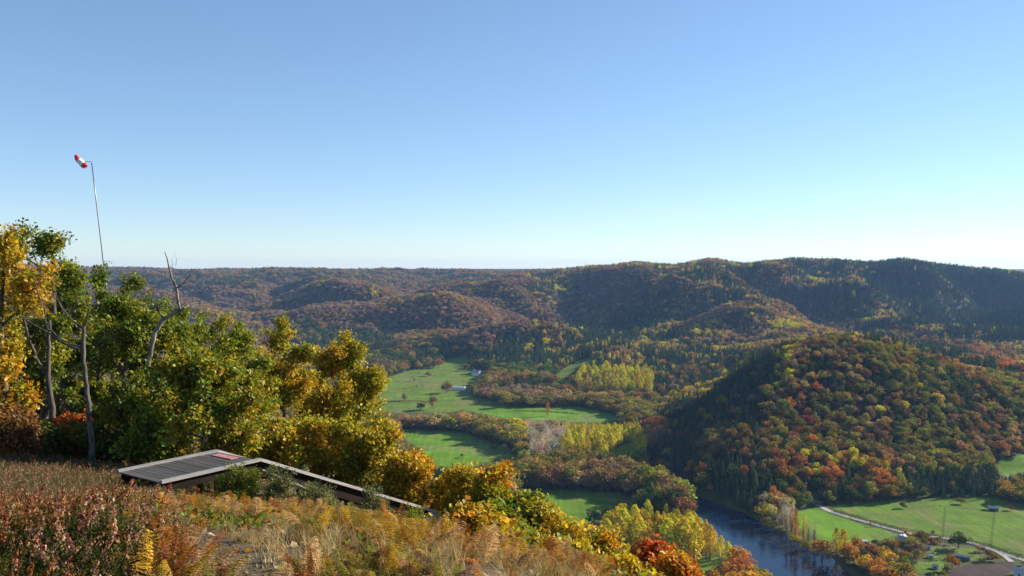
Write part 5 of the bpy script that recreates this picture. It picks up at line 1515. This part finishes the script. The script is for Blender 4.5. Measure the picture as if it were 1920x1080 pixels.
# ------------------------------------------------------------------ heath in front: heather, bracken, dry grass
def heather_mesh(seed, kind):
    r = np.random.default_rng(seed); H = r.uniform(.26, .36); V = []; F = []; cols = []; off = 0
    lean = r.normal(size=2) * .06
    st = np.array([[lean[0] * t * t, lean[1] * t * t, H * t] for t in np.linspace(0, 1, 5)])
    v, f = tube_np(st, [.0035, .003, .0025, .002, .001], 3); V.append(v); F.append(f); off += len(v); cols.append(np.tile([.12, .07, .04], (len(f), 1)))
    n = 62 if kind == 'flower' else 10
    if n:
        t = r.uniform(.5 if kind == 'flower' else .8, 1.0, n); a = r.random(n) * 6.28; rr = .016 * (1.15 - t * .5)
        c = np.stack([lean[0] * t * t + np.cos(a) * rr, lean[1] * t * t + np.sin(a) * rr, H * t], 1)
        v, f = leafy_quads(c, np.stack([np.cos(a), np.sin(a), .3 + 0 * a], 1), r.uniform(.012, .018, n), r, 1.4); V.append(v); F.append(f + off); off += len(v)
        base = np.array([[.26, .12, .07], [.38, .22, .14], [.19, .08, .045], [.46, .32, .23]])[r.integers(0, 4, n)]
        cols.append(base * r.uniform(.8, 1.2, (n, 1)))
    for b in range(7 if kind == 'flower' else 9):   # green side shoots
        a = r.random() * 6.28; z0 = r.uniform(.05, .55) * H; L = r.uniform(.06, .14)
        m = 16; t = r.random(m); c = np.stack([np.cos(a) * L * t * .7, np.sin(a) * L * t * .7, z0 + L * t], 1) + r.normal(size=(m, 3)) * .006
        v, f = leafy_quads(c, r.normal(size=(m, 3)), r.uniform(.014, .022, m), r, .6); V.append(v); F.append(f + off); off += len(v)
        g = np.array([.055, .085, .02]) if kind != 'grey' else np.array([.105, .115, .05])
        cols.append(np.tile(g, (m, 1)) * r.uniform(.6, 1.5, (m, 1)))
    return np_mesh('heather', np.vstack(V), np.vstack(F), [M['plant_foliage']], face_cols=np.vstack(cols))

def frond_mesh(seed, droop):
    r = np.random.default_rng(seed); L = .8; V = []; F = []; cols = []; off = 0
    ts = np.linspace(0, 1, 9)
    def rach(t): return np.stack([L * t * (.35 + .4 * droop), 0 * t, L * (t * .95 - droop * t * t * .45)], -1)
    v, f = tube_np(rach(ts), np.linspace(.006, .0015, 9), 4); V.append(v); F.append(f); off += len(v); cols.append(np.tile([.8, .62, .45], (len(f), 1)))
    for i in range(13):
        t = .26 + .72 * i / 13; p0 = rach(np.array([t]))[0]; pl = .30 * (1 - (t - .22)) ** 1.1 * r.uniform(.85, 1.1) + .02
        for s in (-1, 1):
            d = unit(np.array([.45, s * 1.0, .25 + r.normal() * .12 - .2 * droop])); side = unit(np.cross(d, [0, 0, 1])); m = max(3, int(pl / .022))
            k = np.arange(m); w = .040 * (1 - k / m) + .008; curl = r.normal() * .4
            for q in (-1, 1):
                c = p0 + d * (pl * (k[:, None] + .5) / m) + side * q * w[:, None] * .5 + np.array([0, 0, -1]) * (k[:, None] / m) ** 2 * .05
                nr = np.tile(unit(np.array([0, 0, 1]) + side * q * curl), (m, 1)) + r.normal(size=(m, 3)) * .25
                tdir = side * q + d * .35
                b = np.cross(nr, tdir); b /= np.linalg.norm(b, axis=1)[:, None]
                hw = w[:, None] * .62
                v = np.stack([c - tdir * hw, c + b * .0085, c + tdir * hw, c - b * .0085], 1).reshape(-1, 3)
                f = np.arange(m * 4).reshape(m, 4); V.append(v); F.append(f + off); off += len(v); cols.append(np.tile([1., 1., 1.], (m, 1)) * r.uniform(.65, 1.35, (m, 1)))
    return np_mesh('frond', np.vstack(V), np.vstack(F), [M['plant_foliage']], face_cols=np.vstack(cols))

def grass_mesh(seed, H, n=26, spread=.07):
    r = np.random.default_rng(seed); V = []; F = []; cols = []
    for b in range(n):
        a = r.random() * 6.28; h = H * r.uniform(.5, 1.1); bend = r.uniform(.1, .8) * h; p = r.normal(size=2) * spread * .5
        dr = np.array([math.cos(a), math.sin(a)]); sd = np.array([-dr[1], dr[0]]) * r.uniform(.0022, .004)
        for k, t in enumerate((0, .35, .7, 1.0)):
            c = p + dr * bend * t * t; z = h * (t - .25 * t * t * bend / h); w = 1 - .75 * t
            V.append([c[0] - sd[0] * w, c[1] - sd[1] * w, z]); V.append([c[0] + sd[0] * w, c[1] + sd[1] * w, z])
        o = b * 8
        for k in range(3): F.append([o + 2 * k, o + 2 * k + 1, o + 2 * k + 3, o + 2 * k + 2]); cols.append([1, 1, 1])
    cols = np.array(cols) * np.repeat(r.uniform(.6, 1.35, (n, 1)), 3, 0)
    return np_mesh('grass', np.array(V), np.array(F), [M['plant_foliage']], face_cols=cols)

HE = [heather_mesh(400 + i, 'flower') for i in range(5)] + [heather_mesh(410 + i, 'grey') for i in range(3)] + [heather_mesh(415 + i, 'green') for i in range(2)]
FR = [frond_mesh(420 + i, dr) for i, dr in enumerate((.1, .35, .6, .9, 1.2, .5))]
GR = [grass_mesh(430 + i, h) for i, h in enumerate((.20, .26, .31, .15))]

def heath_points(n, seed, dmin, dmax, xlo=-.62, xhi=.42):
    """points on the hilltop spread evenly over area, with where they show in the photo"""
    r = np.random.default_rng(seed)
    y = np.sqrt(r.random(n) * (dmax ** 2 - dmin ** 2) + dmin ** 2); x = y * r.uniform(xlo, xhi, n)
    z = near_height(x, y); p = np.column_stack([x, y, z]); px, py = project(p); return p, px, py, r
def emit(name, p, r, sc, idx, tint, meshes, label, tilt=.12):
    n = len(p)
    scatter(name, p, np.stack([r.normal(size=n) * tilt, r.normal(size=n) * tilt, r.random(n) * 6.28], 1), np.repeat(sc[:, None], 3, 1), idx, tint, meshes, label)

# ramp and its deck stay clear
def off_ramp(p):
    q = p[:, :2] - np.array([F_.x, F_.y]); a = q @ np.array([wv.x, wv.y]); b = q @ np.array([u2.x, u2.y]) / math.hypot(u2.x, u2.y)
    return ~((a > -.15) & (a < width + .2) & (b > -4.0) & (b < slope_len - .3))
BARE = [(380, 1000), (460, 1022), (560, 1070), (500, 1130), (370, 1110), (340, 1050)]
# heather
p, px, py, r = heath_points(26000, 31, 2.6, 14)
u = px + 170 * (fbm(p[:, 0], p[:, 1], 1.6, 3) - .5) * 2 + (py - 1000) * -.25 + r.normal(size=len(p)) * 45
k = (u < 420) & off_ramp(p) & ~in_poly(px, py, BARE) & (r.random(len(p)) < np.clip(5 / p[:, 1], .3, .6) * np.clip(fbm(p[:, 0] + 9, p[:, 1] + 9, .8, 2) * 4 - 1.0, .15, 1))
p = p[k]; u = u[k]; n = len(p); idx = np.where(r.random(n) < .50, r.integers(0, 5, n), np.where(r.random(n) < .7, 8 + r.integers(0, 2, n), 5 + r.integers(0, 3, n)))
emit('heather', p, r, (.55 + .9 * fbm(p[:, 0] + 3, p[:, 1], 1.1, 3)) * np.clip((430 - u) / 170, .4, 1) * r.uniform(.8, 1.3, n), idx, np.array([[1, 1, 1], [.8, .62, .5], [1.15, 1.15, 1.0]])[np.clip(fbm(p[:, 0], p[:, 1] + 60, .9, 2) * 4.4 - .7, 0, 2.9).astype(int)] * r.uniform(.6, 1.25, (n, 1)) * (1 + .08 * r.normal(size=(n, 3))), HE, 'pinkish brown faded heather filling the lower left')
p, px, py, r = heath_points(26000, 32, 12, 33)
u = px + 120 * (fbm(p[:, 0], p[:, 1], 4, 3) - .5) * 2
k = off_ramp(p) & ((u < 330) | ((py < 925) & (px > 330) & (px < 700) & (r.random(len(p)) < .5)))
p = p[k]; n = len(p); idx = np.where(r.random(n) < .86, 5 + r.integers(0, 3, n), np.where(r.random(n) < .6, r.integers(0, 5, n), 8))
emit('heather', p, r, r.uniform(1.0, 1.7, n), idx, np.ones((n, 3)) * r.uniform(.7, 1.25, (n, 1)), HE, 'grey-green heather on the crest below the oaks')
# bracken
p, px, py, r = heath_points(34000, 33, 4.2, 31)
m_ = fbm(p[:, 0] + 50, p[:, 1], 2.6, 3)
u = px + 130 * (fbm(p[:, 0], p[:, 1] + 40, 2.4, 3) - .5) * 2
k = (u > 230) & (px < 1120) & off_ramp(p) & (m_ > .40) & ~in_poly(px, py, BARE) & (p[:, 1] > 4.6)
k &= ~((p[:, 1] > 24) & (px < 480))
p = p[k]; n = len(p); px, py = project(p)
bc = np.array([[.42, .19, .05], [.36, .13, .035], [.46, .30, .14], [.40, .26, .03], [.20, .19, .04], [.34, .20, .12]])
ci = np.clip(fbm(p[:, 0], p[:, 1] + 9, 1.7, 2) * 7.5 - 1 + r.normal(size=n) * .9, 0, 5.99).astype(int)
big = np.argsort(p[:, 1] + 6 * r.random(n) + 5 * (np.abs(px - 560) > 420))[:90]
rest = np.ones(n, bool); rest[big] = False
sc = r.uniform(.42, .78, n) * np.where((p[:, 1] > 14) & (px > 470) & (px < 900), .5, np.where(px > 400, .62, .85))
emit('bracken', p[rest], r, sc[rest], r.integers(0, 6, rest.sum()), bc[ci[rest]] * r.uniform(.75, 1.3, (rest.sum(), 1)), FR, 'mass of dead orange and tan bracken fronds on the slope', tilt=.3)
WORDS = ['orange', 'red-brown', 'tan', 'golden', 'greenish', 'pinkish brown']
ferns = []
for i in big: ferns.append((p[i], ci[i], sc[i]))
for (fx, fy, fd, fs, fc) in [(318, 912, 17, 1.25, 0), (292, 905, 17.5, 1.0, 0), (385, 905, 19, 1.1, 1), (575, 930, 18, 1.0, 1), (730, 975, 15, 1.0, 0), (830, 990, 14, 1.1, 0), (430, 925, 17, 1.0, 0), (150, 915, 15, .9, 3), (175, 925, 14, .9, 3), (690, 1000, 11, .8, 3), (930, 1060, 8, .8, 3), (675, 1060, 7.5, .6, 4)]:
    x = (fx - 960) / FPX * fd; ferns.append((np.array([x, fd, float(near_height(np.array([x]), np.array([fd]))[0])]), fc, fs))
fl = sorted(range(len(ferns)), key=lambda i: project(ferns[i][0])[0])
rank = {}
for i in fl:
    q, c, s = ferns[i]; t = empty('bracken_fern', q); c = int(c)
    k = rank[c] = rank.get(c, -1) + 1
    where = 'heath slope in front'
    tag(t, '%s %s dead bracken fern from the left, on the %s' % (ordinal(k), WORDS[c], where), 'fern', 'bracken ferns on the slope')
    for f in range(3):
        o = link_obj('frond', FR[int(r.integers(0, 6))], t); o.rotation_euler = (float(r.normal() * .2), float(r.normal() * .25), f * 2.1 + float(r.random()))
        o.scale = [float(s) * .8] * 3; o['tint'] = [float(v) for v in bc[c] * r.uniform(.8, 1.25)]
# grass
p, px, py, r = heath_points(26000, 34, 3.0, 30)
u = px + 120 * (fbm(p[:, 0], p[:, 1] + 80, 2.0, 3) - .5) * 2
k = ((fbm(p[:, 0] + 7, p[:, 1] + 3, 1.9, 3) > np.where(p[:, 1] < 11, .47, .53))) & (((u > 330) | (r.random(len(p)) < .30))) & off_ramp(p) & (r.random(len(p)) < np.where(in_poly(px, py, BARE), .03, 1)) & (px < 1250)
p = p[k]; u = u[k]; n = len(p)
gc_ = np.array([[.42, .34, .19], [.34, .25, .13], [.48, .42, .28], [.12, .14, .03], [.17, .18, .05], [.36, .22, .14]])
gi_ = np.clip(fbm(p[:, 0] + 20, p[:, 1], 1.5, 2) * 8 - 1.2 + r.normal(size=n) * .8, 0, 5.99).astype(int)
emit('grass', p, r, r.uniform(.6, 1.25, n) * np.where(u > 400, .72, .9), r.integers(0, 4, n), gc_[gi_] * r.uniform(.75, 1.25, (n, 1)), GR, 'dry straw coloured and green grass between the bracken', tilt=.25)
# small leafy weeds
p, px, py, r = heath_points(7000, 36, 4, 28)
k = off_ramp(p) & ~in_poly(px, py, BARE) & (fbm(p[:, 0], p[:, 1] + 200, 1.3, 2) > .5); p = p[k]; n = len(p)
emit('weeds', p + [0, 0, .06], r, r.uniform(.22, .5, n), r.integers(0, 7, n), np.array([[.10, .14, .025], [.15, .18, .03], [.22, .10, .03], [.18, .20, .07]])[r.integers(0, 4, n)], SPRAYS, 'low green weeds and bramble leaves')
# fallen leaves and stones
p, px, py, r = heath_points(5200, 37, 3.2, 18)
k = off_ramp(p) & ((in_poly(px, py, BARE) & (r.random(len(p)) < .9)) | (r.random(len(p)) < .5)); p = p[k]; n = len(p)
one = [np_mesh('leaf', *leafy_quads(np.zeros((1, 3)), np.array([[0, .1, 1.]]), np.array([.07]), np.random.default_rng(s_), 1.5), [M['plant_foliage']], face_cols=np.ones((1, 3))) for s_ in range(3)]
emit('fallen_leaves', p + [0, 0, .02], r, r.uniform(.6, 1.3, n), r.integers(0, 3, n), np.array([[.30, .09, .03], [.42, .22, .06], [.50, .38, .22], [.18, .08, .03]])[r.integers(0, 4, n)], one, 'fallen brown and red oak leaves', tilt=.5)
def stone_mesh(seed):
    r = np.random.default_rng(seed); bm_v = []
    import bmesh
    bm = bmesh.new(); bmesh.ops.create_icosphere(bm, subdivisions=1, radius=.5)
    for v in bm.verts: v.co *= r.uniform(.7, 1.2); v.co.z *= .6
    me = bpy.data.meshes.new('stone'); bm.to_mesh(me); bm.free(); me.materials.append(M['stone']); return me
M['stone'] = plain('stone', (0.15, 0.12, 0.095), 0.9, .35, 2.0)
p, px, py, r = heath_points(26000, 38, 3.2, 12)
k = in_poly(px, py, BARE) & (r.random(len(p)) < .8) | (r.random(len(p)) < .01); p = p[k]; n = len(p)
emit('gravel', p, r, r.gamma(2.0, .007, n) + .008, r.integers(0, 3, n), np.ones((n, 3)), [stone_mesh(i) for i in range(3)], 'loose stones on the bare path', tilt=1)
